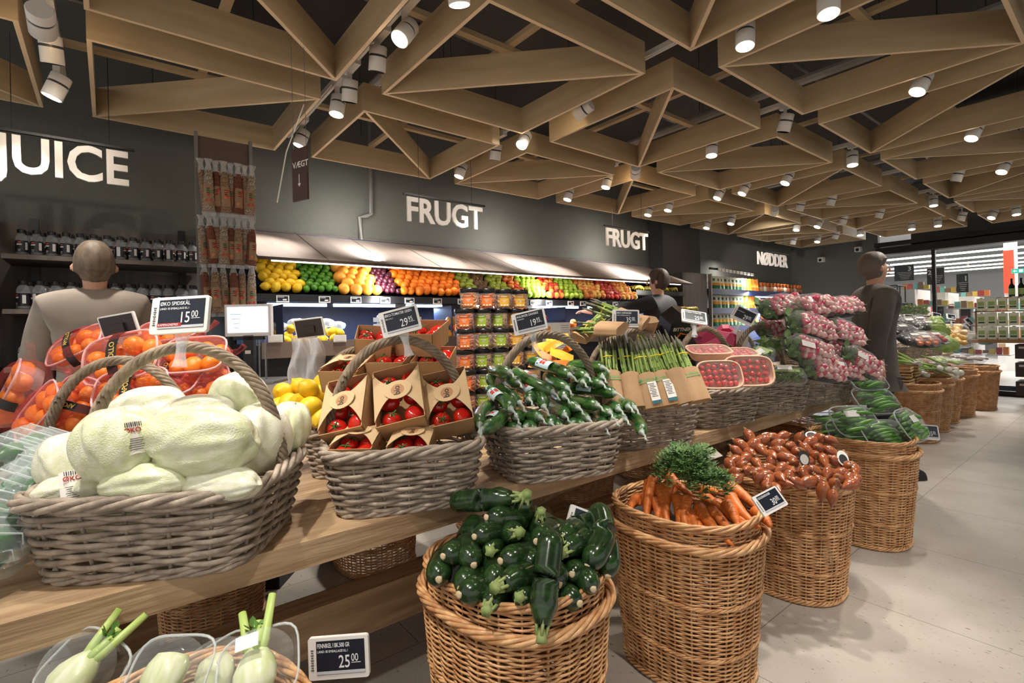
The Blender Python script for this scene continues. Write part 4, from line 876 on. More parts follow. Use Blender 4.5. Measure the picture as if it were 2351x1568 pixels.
def radbag():
    def fn(u,v):
        A=2*PI*u; B=PI*(v-.5); r=abs(math.cos(B))**.5*(1+.05*math.sin(7*A)+.03*math.sin(15*A+4*v)); return (.135*r*math.cos(A),.09*r*math.sin(A),.028+.048*math.sin(B))
    mb=MB(); mb.grid(fn,30,12,wrap=True); return mb.mesh('clear_bag',Mbag,'all')
RBG=radbag()
RAD=[(1787,712,3.25,1.1,.1,-.15,'top left bag of radishes'),(1858,714,3.2,1.15,.1,-.1,'top middle bag of radishes, roots to the right'),(1926,712,3.35,1.0,0,-.1,'top right bag of radishes'),
(1850,757,3.1,1.15,.5,.25,'middle bag of radishes sloping down to the right'),(1925,768,3.15,1.05,.9,.4,'large round bag of radishes at the right of the heap'),(1848,812,3.0,1.15,.55,.3,'lower bag of radishes sloping down to the right'),(1905,812,3.12,1.0,.8,.3,'lower bag of radishes behind the sloping one'),
(1775,757,3.35,1.0,-.1,-.2,'dark tray of radishes behind the herb basket handle'),(1785,785,3.3,.9,.2,0,'bag of radishes just right of the handle'),(1967,835,3.0,1.0,1.3,.6,'bag of radishes hanging over the right rim'),(1880,855,2.95,1.0,.2,.2,'lowest bag of radishes at the basket rim'),(1925,852,2.98,.9,.2,.2,'low bag of radishes with leaves at the rim')]
for i,(px,py,Z,sc,tl,ro,lb) in enumerate(RAD):
    t=thing('radish_bag',lb,'radishes',atZ(px,py,Z),0,'bagged radishes'); n=toC*(.5+tl)+np.array([0,0,1.])-_R*(-.0); u=-toC+_R*ro*0
    n=toC*(1.15+tl*.6)+np.array([0,0,1.])+_R*ro; M=orient(t,n,-toC); t.scale=(sc,)*3; M=M@Matrix.Scale(sc,4)
    place('black_tray',TRM,t); place('clear_bag',RBG,t); place('leaves',RL,t,(-.082,.0,.026))
    if i in (9,11,5): place('barcode_label',SK,t,(-.03,-.0,.078))
    rnd=random.Random(50+i)
    for k in range(24):
        a,b=k%6,k//6; p=M@Vector((-.032+a*.0285+rnd.uniform(-.005,.005),(b-1.5)*.031+rnd.uniform(-.005,.005),.034+.034*(1-abs(b-1.5)/2.2)*(1-abs(a-2.2)/5)+rnd.uniform(-.004,.012)))
        o=place('radish',RADM,None,p); d=Vector((.8+rnd.uniform(-.4,.2),-.5+rnd.uniform(-.3,.3),rnd.uniform(-.2,.8))); d=M.to_3x3()@d; o.rotation_mode='QUATERNION'; o.rotation_quaternion=d.to_track_quat('Z','Y'); o.scale=(1.45*sc,1.45*sc,1.15*sc)
        tag(o,'pink and white radish inside the '+lb.replace(' of radishes',''),'radish','radishes inside the '+lb)
# ================================================================== boxed pineapples, dragon fruit boxes, papers behind
def gable(loc,rz,c,c2,lb,grp,cat='box',tilt=0,s=1,print_=None):
    t=thing('carton',lb,cat,loc,rz,grp); t.rotation_euler=(tilt,0,rz); t.scale=(s,)*3
    mb=MB(); P=[(-.06,0),(.06,0),(.065,.13),(.02,.17),(-.02,.17),(-.065,.13)]; v=[(x,-.045,z) for x,z in P]+[(x,.045,z) for x,z in P]; mb.add(v,[(0,1,2,3,4,5)]+[(11,10,9,8,7,6)]+[(i,6+i,6+(i+1)%6,(i+1)%6) for i in range(6)]); mb.obj('carton_body',c,t,smooth=False)
    mb=MB(); mb.tube([(-.03,-.047,.05),(-.01,-.047,.09),(.03,-.047,.08),(.03,-.047,.05),(.01,-.047,.05)],.004,5); mb.obj('printed_curl',c2,t)
    if print_: mb=MB(); txt(mb,print_,.022,frame((-.05,-.0465,.10),(1,0,0),(0,0,1)),ext=.0006,bold=.0003); mb.obj('lettering',M_white,t,smooth=False)
Mbk=plain((34,34,38),.35); Mpk=mat('pink_carton',(206,70,110),.45); Mgn=plain((110,170,60),.5); Morr=plain((232,130,40),.5)
for i,(px,py,Z,rz,ti,s) in enumerate(((1540,765,3.15,.3,.5,1.45),(1510,785,3.2,.1,.3,1.25),(1580,795,3.15,.9,-.3,1.2),(1560,815,3.12,.5,.1,1.2))):
    gable(atZ(px,py+30,Z),YAW+rz,Mbk,Morr,'black fruit carton leaning behind the asparagus, %s'%('uppermost, showing white lettering','left of the uppermost','with an orange window at the right','lowest of the four'),'black fruit cartons',ti and 'box' or 'box',ti,s,'BITTNER' if i==0 else None) if False else gable(atZ(px,py+30,Z),YAW+rz,Mbk,Morr,'black fruit carton behind the asparagus, '+('uppermost, showing white lettering','left of the uppermost one','at the right of the group','lowest of the four')[i],'black fruit cartons','box',ti,s,'BITTNER' if i==0 else None)
for i,(px,py,Z,rz,ti) in enumerate(((1615,795,3.4,.3,.2),(1632,805,3.35,.1,-.3),(1655,800,3.42,.7,.2),(1603,778,3.5,.2,.4),(1665,785,3.5,-.3,.3))):
    gable(atZ(px,py+18,Z),YAW+rz,Mpk,Mgn,'pink carton with a green curl behind the cherry tomatoes, '+('leftmost in front','front middle one','right one','kraft-edged one at the back left','one at the back right')[i],'pink cartons','box',ti,1.0)
mb=MB(); mb.box((0,0,0),(.17,.006,.20)); o=mb.obj('paper_board',plain((205,205,200),.6),None,atZ(1690,795,3.55),(0,0,YAW),False); tag(o,'pale grey translucent card standing behind the herb handle','card')
# yellow net bags / orange packets right of the jars
Mpack=plain((238,170,50),.4)
for i,(px,py,Z,c) in enumerate(((1252,800,2.7,(240,180,60)),(1275,790,2.65,(236,150,40)),(1262,825,2.6,(238,170,130)),(1290,815,2.6,(244,190,60)),(1300,835,2.55,(200,110,40)),(1245,835,2.6,(240,150,60)),(1280,775,2.8,(245,200,70)),(1305,800,2.7,(235,140,50)))):
    mb=MB(); mb.grid(lambda u,v:((u-.5)*.13,(v-.5)*.09,.018*math.sin(PI*u)*math.sin(PI*v)),7,6); mb.grid(lambda u,v:((u-.5)*.13,(v-.5)*.09,-.018*math.sin(PI*u)*math.sin(PI*v)),7,6)
    tag(mb.obj('dried_fruit_packet',plain(c,.35),None,atZ(px,py,Z),(random.uniform(.2,.9),random.uniform(-.5,.5),YAW+random.uniform(-.7,.7)),'all'),'yellow-orange packet lying between the jar tower and the asparagus','packet','yellow-orange packets beside the jar tower')
# white cartons and yellow stacked beyond
for i,(px,py,Z,w_,h_) in enumerate(((1277,760,3.3,.17,.11),(1277,790,3.3,.17,.09))):
    t=thing('white_carton','white printed carton behind the cucumber basket, '+('upper','lower')[i]+' of the two','box',atZ(px,py,Z),YAW); mb=MB(); mb.box((0,0,0),(w_,.12,h_)); mb.obj('carton_body',plain((214,212,206),.6),t,smooth=False)
    mb=MB(); mb.lathe([(.001,0),(.015,0),(.015,.001)],12,axis='y',c=(-.055,-.0612,.02)); mb.box((-.0,-.0605,-.01),(.05,.001,.003)); mb.obj('printed_logo',plain((230,130,40),.5),t,smooth=False)
    mb=MB()
    for k in range(6): mb.box((.05,-.0605,.035-.014*k),(.05,.001,.003))
    mb.obj('printed_table',plain((120,120,120),.5),t,smooth=False)
# ================================================================== jars
Mjar=film('jar_plastic',(255,255,255),.08,.05,0); Mlid=plain((24,24,26),.3)
jb=MB(); jb.lathe([(.040,0),(.044,.006),(.044,.078),(.041,.086)],20); JB=jb.mesh('jar_body',Mjar)
jl=MB(); jl.lathe([(.044,.084),(.046,.088),(.046,.102),(.043,.106),(.001,.106)],24); JL=jl.mesh('lid',Mlid)
def jarfill(seed,c,c2):
    rnd=random.Random(seed); mb=MB()
    for k in range(34):
        z=.008+.07*rnd.random(); a0=rnd.random()*6.3; R=rnd.uniform(.03,.039); p=[(R*math.cos(a0+q*.35),R*math.sin(a0+q*.35),z+.012*math.sin(q*.9+k)) for q in range(9)]; mb.tube(p,rnd.uniform(.003,.0045),5)
    mb.lathe([(.001,.004),(.029,.006),(.029,.076),(.001,.08)],12); return mb.mesh('dried_snack',mat('snack_%d'%seed,c,.5,c2,scale=20),'all')
JF=[jarfill(0,(226,120,50),(180,84,34)),jarfill(1,(214,170,116),(140,104,66)),jarfill(2,(230,150,64),(240,184,116))]
def jlabel(c,c2):
    mb=MB(); mb.grid(lambda u,v:(.0446*math.sin((u-.5)*1.05),-.0446*math.cos((u-.5)*1.05),.012+.06*v),10,2,0); mb.grid(lambda u,v:(.0449*math.sin((u-.5)*1.05),-.0449*math.cos((u-.5)*1.05),.057+.015*v),10,2,1)
    t=MB(); txt(t,'TVEDEM',.0085,frame((-.018,-.0452,.061),(1,0,0),(0,0,1)),ext=.0004); 
    for k in range(3): t.box((0,-.0452,.047-.006*k),(.024-.006*k,.0006,.002))
    for k in range(3): t.box((-.014+.014*k,-.0447,.019),(.008,.0006,.006))
    return mb.mesh('jar_label',[plain(c,.45),plain(c2,.45)]),t.mesh('label_lettering',plain((240,235,220),.5),False)
JLB=[jlabel((232,120,50),(180,80,30)),jlabel((150,180,50),(105,135,35)),jlabel((222,170,50),(170,125,35))]
def jar(p,rz,f,l,lb,grp):
    t=thing('snack_jar',lb,'jar',p,rz,grp); t.scale=(1.18,1.18,1.05)
    place('jar_body',JB,t);place('lid',JL,t);place('dried_snack',JF[f],t);jl_=place('jar_label',JLB[l][0],t);place('label_lettering',JLB[l][1],jl_)
jx=-2.32; 
for r in range(7):
    cols=[(0,0,0),(1,1,1),(2,1,1),(3,2,2),(4,1,2)] if r<6 else [(0,2,0),(1,0,0),(2,1,2),(3,2,2)]
    for (k,f,l) in cols:
        if r<3 and k==3: l=2
        for dd in (0,1):
            if dd==1 and r>3: continue
            x=jx-dd*.1-.012*(r%2); y=1.52+.118*k+(.03 if r==6 else 0)+(.0 if dd==0 else .02)
            ln=('orange','green','yellow')[l]
            jar((x,y,TZ+.1115*r+.001),PI/2-.65+.1*math.sin(r*3+k),f,l,'black-lidded snack jar with %s label, %s layer, %s'%(ln,('bottom','second','third','fourth','fifth','sixth','top')[r],('column at the left edge','second column','middle column','fourth column','column at the right edge')[k] if dd==0 else 'rear column'),'stacked snack jars')
# ================================================================== courgettes
Mzu=mat('courgette_skin',(24,44,22),.2,(42,72,32),scale=26,stretch=(1,1,3),det=6,coat=.35,ramp=(.42,.72)); Mzs=mat('courgette_stem',(130,152,86),.6,(160,170,110),scale=40); Mze=plain((206,186,150),.6)
def courg(seed,stem):
    rnd=random.Random(seed); mb=MB(); b=rnd.uniform(-.02,.02); L=.19; n=16; P=[];Rr=[]
    for k in range(17): s=k/16; P.append((b*math.sin(PI*s)*1.5,0,-L*(1-s))); Rr.append(.030*(1-.45*max(0,s-.82)/.18 if stem else 1-.65*max(0,(s-.84)/.16)**2)*min(1,.25+math.sqrt(s*5)) )
    mb.tube(P,Rr,n)
    e=MB()
    if stem:
        pts=[(0,0,-.006),(0,0,.008),(.001,0,.02),(.003,.001,.032)]; e.tube(pts,[.019,.0125,.011,.013],5)
        for k in range(5): a=k*2*PI/5; e.tube([(.022*math.cos(a),.022*math.sin(a),-.022),(.013*math.cos(a),.013*math.sin(a),.0),(.010*math.cos(a),.010*math.sin(a),.02)],[.001,.004,.003],5)
    else: e.lathe([(.008,-.002),(.0078,.0035),(.004,.0045)],9,wob=.1)
    return mb.mesh('flesh',Mzu,'all'),e.mesh('stem' if stem else 'blossom_scar',Mzs if stem else Mze,'all')
ZM=[[courg(i,False) for i in range(3)],[courg(9+i,True) for i in range(3)]]
ZU=[(1178,1142,1.50,1,2.4,.2),(1205,1150,1.50,1,.3,1.3),(1118,1188,1.46,0,-.8,.1),(1240,1190,1.50,1,.1,1.6),(1280,1210,1.46,0,.2,.8),(1290,1240,1.40,1,-.6,-.2),(1090,1232,1.40,0,-.5,-.1),(1185,1224,1.40,1,.3,.2),(1232,1243,1.38,0,-.1,-.1),(1018,1277,1.36,0,-.4,-.1),(1088,1297,1.34,0,.0,-.4),(1128,1264,1.38,1,-.1,.1),(1150,1288,1.33,0,-.7,-.1),(1258,1292,1.34,0,-.3,-.3),(1348,1300,1.36,0,-.3,-.7),(1395,1322,1.38,0,.1,-.9),(1008,1330,1.33,0,-.2,-.2),(1058,1352,1.30,0,.1,-.3),(1135,1340,1.29,0,.3,-.3),(1155,1340,1.27,1,-.8,-.1),(1283,1342,1.29,0,.6,-.4),(1313,1318,1.33,0,0,.1),(1362,1352,1.30,0,-.1,-.3),(1055,1365,1.27,0,-.5,-.1),(1125,1388,1.25,1,-.3,-.2),(1195,1372,1.25,1,-.2,.3),(1245,1435,1.20,1,-.3,-1.6),(1300,1262,1.38,1,-.7,-.2),(1340,1262,1.42,0,.1,.6),(1215,1300,1.33,0,.2,-.2),(1095,1340,1.33,0,0,0),(1330,1385,1.28,0,.3,-.2),(1180,1180,1.5,0,.3,.1)]
for i,(px,py,Z,st,rx,up) in enumerate(ZU):
    A=atZ(px,py,Z); d=toC*1.0+_R*rx+np.array([0,0,up+.25]); d/=np.linalg.norm(d)
    w='%s, %s'%('green stem end forward' if st else 'pale blossom end forward',('top of the heap' if py<1200 else 'upper middle' if py<1270 else 'middle' if py<1330 else 'front row')+(' left' if px<1110 else ' centre' if px<1250 else ' right'))
    t=thing('courgette','dark green courgette, '+w,'courgette',A,0,'courgettes, '+w); t.rotation_mode='QUATERNION'; t.rotation_quaternion=Vector(d).to_track_quat('Z','Y'); t.scale=(random.uniform(1.08,1.24),)*3; me=ZM[st][i%3]; place('flesh',me[0],t); place(me[1].name.split('.')[0],me[1],t)
# ================================================================== carrots
Mca=mat('carrot_skin',(226,126,50),.45,(200,104,44),scale=12,stretch=(1,1,5),bump=.25,bscale=30)
def carrot(seed):
    rnd=random.Random(seed); mb=MB(); b=rnd.uniform(-.015,.015); P=[];R=[]
    for k in range(18): s=k/17; P.append((b*math.sin(2.4*s),b*.5*s*s,-.19*s)); R.append(.0175*(1-s)**.55*(1+.03*math.sin(31*s))*(.7 if k==0 else 1)+.0012)
    mb.tube(P,R,12); c=MB(); c.tube([(0,0,-.002),(0,0,.008),(.002,0,.018)],[.007,.005,.003],7); return mb.mesh('root',Mca,'all'),c.mesh('crown',Mzs,'all')
CRM=[carrot(i) for i in range(4)]
CR=[[(265,350),(235,605)],[(300,395),(290,625)],[(345,385),(370,640)],[(400,460),(395,665)],[(450,465),(480,690)],[(415,550),(465,695)],[(520,520),(730,745)],[(590,540),(720,700)],[(560,470),(820,620)],[(700,395),(870,540)],[(710,460),(895,650)],[(860,550),(935,630)],[(320,310),(490,455)],[(560,440),(610,430)],[(500,590),(600,695)],[(690,500),(750,650)],[(760,590),(820,640)],[(215,470),(190,580)],[(175,470),(150,545)],[(240,380),(165,500)],[(375,430),(360,520)],[(270,480),(260,610)],[(330,560),(350,640)],[(620,500),(760,640)],[(480,560),(560,690)]]
for i,(h_,t_) in enumerate(CR):
    f=lambda q:(1400+q[0]/2.579,960+q[1]/2.579); Hh=f(h_);Tt=f(t_); Zt=1.98-.0023*(Tt[1]-1150)-.0003*(Tt[0]-1600)*0; Zt=2.0-(Tt[1]-1150)/100*.24-(Tt[0]-1450)/300*.08
    B=atZ(*Tt,Zt); d0=math.dist(h_,t_)/2.579*Zt/FPX; L=max(.10,min(.21,d0*1.15)); A=toward(B,Hh,L); 
    side='left' if Tt[0]<1530 else 'middle' if Tt[0]<1650 else 'right'
    t=thing('carrot','orange carrot, '+('long' if L>.15 else 'short')+', tip pointing to the front, at the '+side+' of its basket','carrot',A,0,'carrots at the '+side+' of their basket '+('long' if L>.15 else 'short')); t.rotation_mode='QUATERNION'; t.rotation_quaternion=Vector(A-B).to_track_quat('Z','Y'); t.scale=(1.4,1.4,L/.175); me=CRM[i%4]; place('root',me[0],t);place('crown',me[1],t)
def greens(seed,n,ext):
    rnd=random.Random(seed); mb=MB(); 
    for i in range(n):
        a=rnd.uniform(0,6.3); d=np.array([math.cos(a)*ext[0],math.sin(a)*ext[1],rnd.uniform(.1,1)*ext[2]])*rnd.uniform(.5,1); P=[np.zeros(3)]
        for k in range(1,8): P.append(d*(k/7)+np.array([0,0,.03*math.sin(PI*k/7)])-np.array([0,0,.05*(k/7)**3]))
        mb.tube(P,[.0025]+[.0012]*7,4)
        for k in range(2,8):
            for s in (-1,1):
                q=P[k]; w=np.cross(d/np.linalg.norm(d),[0,0,1.])*s; w=w+d*.6/np.linalg.norm(d)+np.array([0,0,rnd.uniform(-.3,.6)]); w/=np.linalg.norm(w); Lf=rnd.uniform(.018,.034)
                for m_ in range(4):
                    for s2 in (-1,1):
                        c=q+w*Lf*(m_+.6)/4; v=np.cross(w,[rnd.uniform(-.4,.4),.3,1])*s2; v/=np.linalg.norm(v); v=v+w*.9; sz=.0085*rnd.uniform(.7,1.3)
                        mb.add([c,c+v*sz+np.array([0,0,.002]),c+v*sz*1.5,c+w*sz*.9],[(0,1,2,3)])
    return mb.mesh('leafy_tops',Mfern,False)
GR=[greens(1,46,(.13,.13,.12)),greens(2,46,(.12,.12,.10))]
for i,(px,py,Z,lb) in enumerate(((1560,1085,1.88,'large feathery bunch of carrot greens, upper part against the table'),(1625,1112,1.84,'feathery carrot greens spilling right of the large bunch'),(1580,1062,1.95,'feathery carrot greens topmost, touching the table edge'))):
    t=thing('carrot_greens',lb,'carrot greens',atZ(px,py,Z),0,'carrot greens'); t.rotation_euler=(0,0,i*1.7); t.scale=(.78,)*3; o=place('leafy_tops',GR[i%2],t); 
    m_=MB(); m_.box((.03,.02,.02),(.03,.002,.055)); m_.obj('paper_tag',M_white,t,smooth=False) if i==1 else None
# ================================================================== shallots
Msh=mat('shallot_skin',(170,98,56),.2,(122,62,40),scale=14,stretch=(6,6,1),coat=.4,det=4); Mst2=mat('dry_straw',(170,140,100),.8)
def shal(seed):
    rnd=random.Random(seed); mb=MB(); mb.lathe([(.0012,-.046),(.003,-.040),(.009,-.030),(.0165,-.014),(.0185,.002),(.0155,.016),(.008,.026),(.003,.030)],14,wob=.03,seed=seed)
    e=MB(); e.lathe([(.0035,.029),(.005,.033),(.001,.035)],7)
    for k in range(5): e.tube([(0,0,.031),(.003*math.cos(k*1.3),.003*math.sin(k*1.3),.040)],.0006,3)
    return mb.mesh('bulb',Msh,'all'),e.mesh('root_tuft',Mst2,'all')
SHM=[shal(i) for i in range(3)]
rnd=random.Random(77); pts=[]; C0=np.array([-1.13,2.63])
SH=[(1720,1040),(1700,1020),(1745,1030),(1770,1045),(1690,1055),(1735,1060),(1760,1075),(1715,1080),(1785,1020),(1800,1050),(1815,1025),(1840,1040),(1860,1015),(1880,1030),(1835,1005),(1855,1060),(1890,1055),(1905,1035),(1920,1060),(1930,1085),(1900,1085),(1870,1080),(1845,1090),(1815,1080),(1790,1095),(1765,1100),(1740,1098),(1760,1115),(1800,1110),(1830,1108),(1860,1105),(1885,1108),(1915,1110),(1950,1100),(1960,1080),(1955,1112),(1685,1085),(1700,1070),(1675,1065),(1690,1035),(1750,1010),(1775,1005),(1800,1000),(1890,1125),(1912,1140),(1770,1060),(1820,1060),(1870,1045),(1935,1050),(1905,1010),(1730,1020),(1795,1075),(1850,1030),(1945,1070),(1880,1005),(1715,1050),(1925,1100),(1848,1075),(1780,1120),(1825,1035),(1720,1000),(1740,1085),(1965,1100),(1790,1035),(1810,1095),(1690,1100),(1758,1092)]
for i,(px,py) in enumerate(SH):
    Z=2.36-(py-1000)/120*.22-(px-1820)/150*.03+.0; A=atZ(px,py,Z)
    t=thing('shallot','copper-skinned shallot in the %s %s of the heap on the third tall basket'%('back' if py<1030 else 'middle' if py<1080 else 'front','left' if px<1760 else 'centre' if px<1860 else 'right') if i not in (43,44) else ('copper shallot hanging over the front rim of its basket','lowest copper shallot hanging outside the basket')[i-43],'shallot',A,0,'shallots'); 
    if py>1120: d=Vector((.1,.1,.9))
    else: d=Vector((rnd.uniform(-1,1),rnd.uniform(-1,1),rnd.uniform(-.2,.9)))
    t.rotation_mode='QUATERNION'; t.rotation_quaternion=d.to_track_quat('Z','Y'); q_=rnd.uniform(1.1,1.35); t.scale=(q_*1.08,q_*1.08,q_*.98); me=SHM[i%3]; place('bulb',me[0],t); place('root_tuft',me[1],t)
for i,(px,py,Z,c,lb) in enumerate(((1765,1002,2.42,(230,225,215),'white oval tag with orange rim lying on the shallots'),(1866,1000,2.42,(225,228,225),'white oval tag with a dark print at the top right of the shallots'),(1846,1052,2.26,(40,38,40),'dark oval tag with a barcode hanging over the shallots'),(1935,1052,2.26,(235,235,232),'white oval tag at the right edge of the shallots'))):
    t=thing('oval_tag',lb,'tag',atZ(px,py,Z-.05)); n=toC+np.array([0,0,(1.2,1.1,.3,.5)[i]]); orient(t,n,_R if i<2 else np.array([0,0,1.])); mb=MB(); mb.prism([(.024*math.cos(a),.034*math.sin(a)) for a in np.linspace(0,2*PI,26)[:-1]],0,.001); mb.obj('card',plain(c,.5),t,smooth=False)
    mb=MB(); mb.prism([(.018*math.cos(a),-.005+.022*math.sin(a)) for a in np.linspace(0,2*PI,26)[:-1]],.001,.0014); mb.obj('print',plain((214,110,50) if i==0 else (200,196,190) if i==2 else (50,50,52),.5),t,smooth=False)
# ================================================================== pea pods in trays
Mpea=mat('pea_pod',(104,160,66),.4,(74,130,50),scale=18); CLT=tub(film('clear_tub',(235,245,245),.05,.08,.2,20),mat('clear_rim',(225,232,232),.15,alpha=.5),.22,.16,.05,.0035)
pd=MB(); pd.tube([(-.05,0,0),(-.042,0,.004),(-.02,.0,.009),(0,0,.011),(.02,0,.009),(.042,0,.003),(.05,0,-.002)],[.001,.006,.0082,.0078,.0085,.006,.001],8,flat=.65); pd.tube([(.05,0,-.002),(.058,.001,0)],.0015,4); PDM=pd.mesh('pea_pod',Mpea,'all')
lidm=MB(); lidm.grid(lambda u,v:(.108*math.cos(2*PI*u)*abs(math.cos(PI*v/2))**.35,.078*math.sin(2*PI*u)*abs(math.cos(PI*v/2))**.35,.05+.035*math.sin(PI*v/2)),28,9,wrap=True); LDM=lidm.mesh('lid',film('clear_tub',(235,245,245),.05,.08,.2,20),'all')
PE=[(1985,885,3.35,.0,.2,.9,'small clear tub of pea pods at the top behind the radish basket'),(2000,932,3.3,.1,.3,1.1,'clear tub of pea pods in the second layer'),(1950,978,3.2,.1,.5,1.15,'wide clear tub of pea pods in the middle'),(2068,985,3.05,.9,.6,1.1,'clear tub of pea pods tipped on its side at the right'),(1900,985,3.35,-.3,.6,1.0,'clear tub of pea pods leaning at the left'),(2020,1010,3.1,.1,.4,1.1,'lowest clear tub of pea pods near the rim'),(1940,1005,3.2,0,.4,1.0,'low clear tub of pea pods at the left front')]
for i,(px,py,Z,tr,tc_,sc,lb) in enumerate(PE):
    t=thing('pea_tub',lb,'tub',atZ(px,py,Z),0,'clear tubs of pea pods'); n=toC*(tc_+.7)+np.array([0,0,1.])+_R*tr; M=orient(t,n,np.array([0,0,1.])); sc*=1.12; t.scale=(sc,)*3; M=M@Matrix.Scale(sc,4)
    place('tub',CLT[0],t);place('tub_rim',CLT[1],t);place('lid',LDM,t)
    if i in (2,3): place('barcode_label',SK,t,(-.03,0.02,.088))
    rnd=random.Random(90+i)
    for k in range(22):
        p=M@Vector((rnd.uniform(-.03,.03),(k%8-3.5)*.016,.018+.022*(k//8)+rnd.uniform(0,.01))); o=place('pea_pod',PDM,None,p); q=M.to_3x3()@Matrix.Rotation(rnd.uniform(-.3,.3),3,'Z'); o.rotation_mode='QUATERNION'; o.rotation_quaternion=q.to_quaternion(); o.scale=(1.3*sc,1.3*sc,1.3*sc)
        tag(o,'green pea pod inside the '+lb.replace(' of pea pods',''),'pea pod','pods inside the '+lb)
# ================================================================== fennel tubs
Mfe=mat('fennel_bulb',(232,234,206),.35,(200,214,150),scale=8,stretch=(5,5,1),coat=.3)
fb=MB(); fb.lathe([(.012,-.05),(.035,-.045),(.046,-.025),(.047,0),(.038,.025),(.026,.042),(.018,.05)],18,wob=.05,sx=1,sy=.7,seed=3); FBM=fb.mesh('bulb',Mfe,'all')
fs=MB()
for k,(x,y,l) in enumerate(((-.02,0,.10),(.0,.006,.07),(.02,-.002,.12),(.008,-.008,.05))): fs.tube([(x*.5,y,.03),(x,y,.06),(x*1.8,y,.04+l)],[.013,.011,.009],10)
FSM=fs.mesh('stalks',mat('fennel_stalk',(160,190,90),.4,(190,210,130),scale=9),'all'); FFR=leaves(26,(.015,.01,.01),.022,4,Mleaf,'fronds')
CLT2=tub(film('clear_tub',(235,245,245),.05,.08,.2,20),mat('clear_rim',(225,232,232),.15,alpha=.5),.25,.17,.05,.004)
for i,(px,py,Z,rz,b,lb) in enumerate(((212,1540,1.20,.3,0,'domed clear tub of fennel at the bottom left corner'),(408,1545,1.17,0,1,'domed clear tub showing a round fennel bulb'),(520,1545,1.26,-.4,1,'clear tub of fennel with green stalks behind the others'),(610,1530,1.17,-.2,2,'clear tub of fennel with a white barcode label'))):
    t=thing('fennel_tub',lb,'tub',atZ(px,py+12,Z-.15),0,'clear tubs of fennel'); n=toC*.95+np.array([0,0,1.])+_R*rz*.3; M=orient(t,n,-toC+_R*rz); sc=.76; t.scale=(sc*.8,sc,sc); 
    place('tub',CLT2[0],t);place('tub_rim',CLT2[1],t); l=place('lid',LDM,t); l.scale=(1.12,1.05,1.4)
    if b==2: place('barcode_label',SK,t,(.0,.04,.124))
    o=thing('fennel','fennel inside the '+lb.replace('clear tub','tub')[:60],'fennel',M@Vector((0,-.01,.05)),0,'fennel inside the tubs'); o.rotation_mode='QUATERNION'; o.rotation_quaternion=(M.to_3x3()@Matrix.Rotation(PI/2*(-1 if b!=1 else 1)+.0,3,'X')).to_quaternion(); o.scale=(.85,)*3; place('bulb',FBM,o);place('stalks',FSM,o);place('fronds',FFR,o,(0,0,.09))
# ================================================================== clear clamshells at the left edge of the table
cs=MB(); cs.box((0,0,.03),(.19,.11,.06)); 
Mcl=film('ribbed_clamshell',(225,240,240),.10,.08,.9,30)
def clam():
    mb=MB(); R=[]
    for z,k in ((0,.88),(.03,1),(.034,1.06),(.038,1),(.065,.88),(.068,.6)): P,_=loop_pts(.10*k,.06*k,5,30); R.append(np.concatenate([P,np.full((30,1),z)],1))
    mb.add(np.concatenate(R),[(i*30+k,i*30+(k+1)%30,(i+1)*30+(k+1)%30,(i+1)*30+k) for i in range(5) for k in range(30)]+[tuple(range(30))[::-1],tuple(range(150,180))])
    r=MB()
    for k in range(5): x=-.08+.04*k; r.tube([(x,-.052,.040),(x,-.047,.066),(x,.047,.066),(x,.052,.040)],.0022,5)
    return mb.mesh('clamshell',Mcl),r.mesh('ribs',mat('clear_rim',(225,232,232),.15,alpha=.5),'all')
CLM2=clam(); FR['avocado']=blobf(.026,.042,n=12,k=10,neck=.3).mesh('baby_cucumber',mat('deep_green_veg',(52,96,40),.35),'all')
for i,(px,py,Z,rz,ti) in enumerate(((45,1050,1.40,.2,.4),(92,1055,1.45,.2,.4),(120,1080,1.38,.2,.3),(40,1130,1.30,.3,.5),(95,1125,1.32,.3,.5),(15,1190,1.22,.3,.4),(20,1250,1.15,.4,.2),(5,1290,1.16,.4,.1),(60,1170,1.32,.3,.4))):
    t=thing('ribbed_clamshell','clear ribbed clamshell holding green vegetables, %s'%('top row leftmost','top row middle','top row nearest the cabbages','second row left','second row right','third row at the picture edge','low one at the picture edge','lowest, cut by the picture edge','half hidden behind the cabbage basket rim')[i],'box',atZ(px,py,Z),0,'ribbed clamshells'); t.rotation_euler=(ti,-.1,YAW+rz+PI/2); t.scale=(.95,)*3
    place('clamshell',CLM2[0],t); place('ribs',CLM2[1],t); bpy.context.view_layer.update(); 
    for k in (-1,1): p=t.matrix_world@Vector((.045*k,0,.032)); o=place('green_vegetable',FR['avocado'],None,p,(PI/2,0,YAW+rz+PI/2*0)); tag(o,'green vegetable seen through the ribbed clamshells at the left edge','vegetable','green vegetables in the ribbed clamshells')
# ================================================================== juice shelves at the left
M_ow=mat('dark_greige_oak',(104,94,86),.6,(82,74,68),scale=3,stretch=(5,5,.5),det=6,bump=.1)
mb=MB(); mb.box((-4.62,-.15,1.03),(.05,1.55,2.06)); tag(mb.obj('wood_wall_panel',M_ow,smooth=False),'dark grey-brown wood panel behind the juice shelves','wall panel')
mb=MB(); mb.box((-4.3,-.60,1.03),(.68,.10,2.06)); tag(mb.obj('wood_side_panel',M_ow,smooth=False),'dark wood side panel at the left end of the juice shelves','side panel')
for i,(y0,y1,z) in enumerate(((-.49,.53,1.80),(-.49,.53,1.475),(-.49,.53,1.13),(-.49,.53,.75))):
    mb=MB(); mb.box((-4.36,(y0+y1)/2,z-.014),(.42,y1-y0,.028)); tag(mb.obj('juice_shelf',M_ow,smooth=False),'dark wooden juice shelf, '+('top one','second from the top','third from the top','lowest one')[i],'shelf','juice shelves')
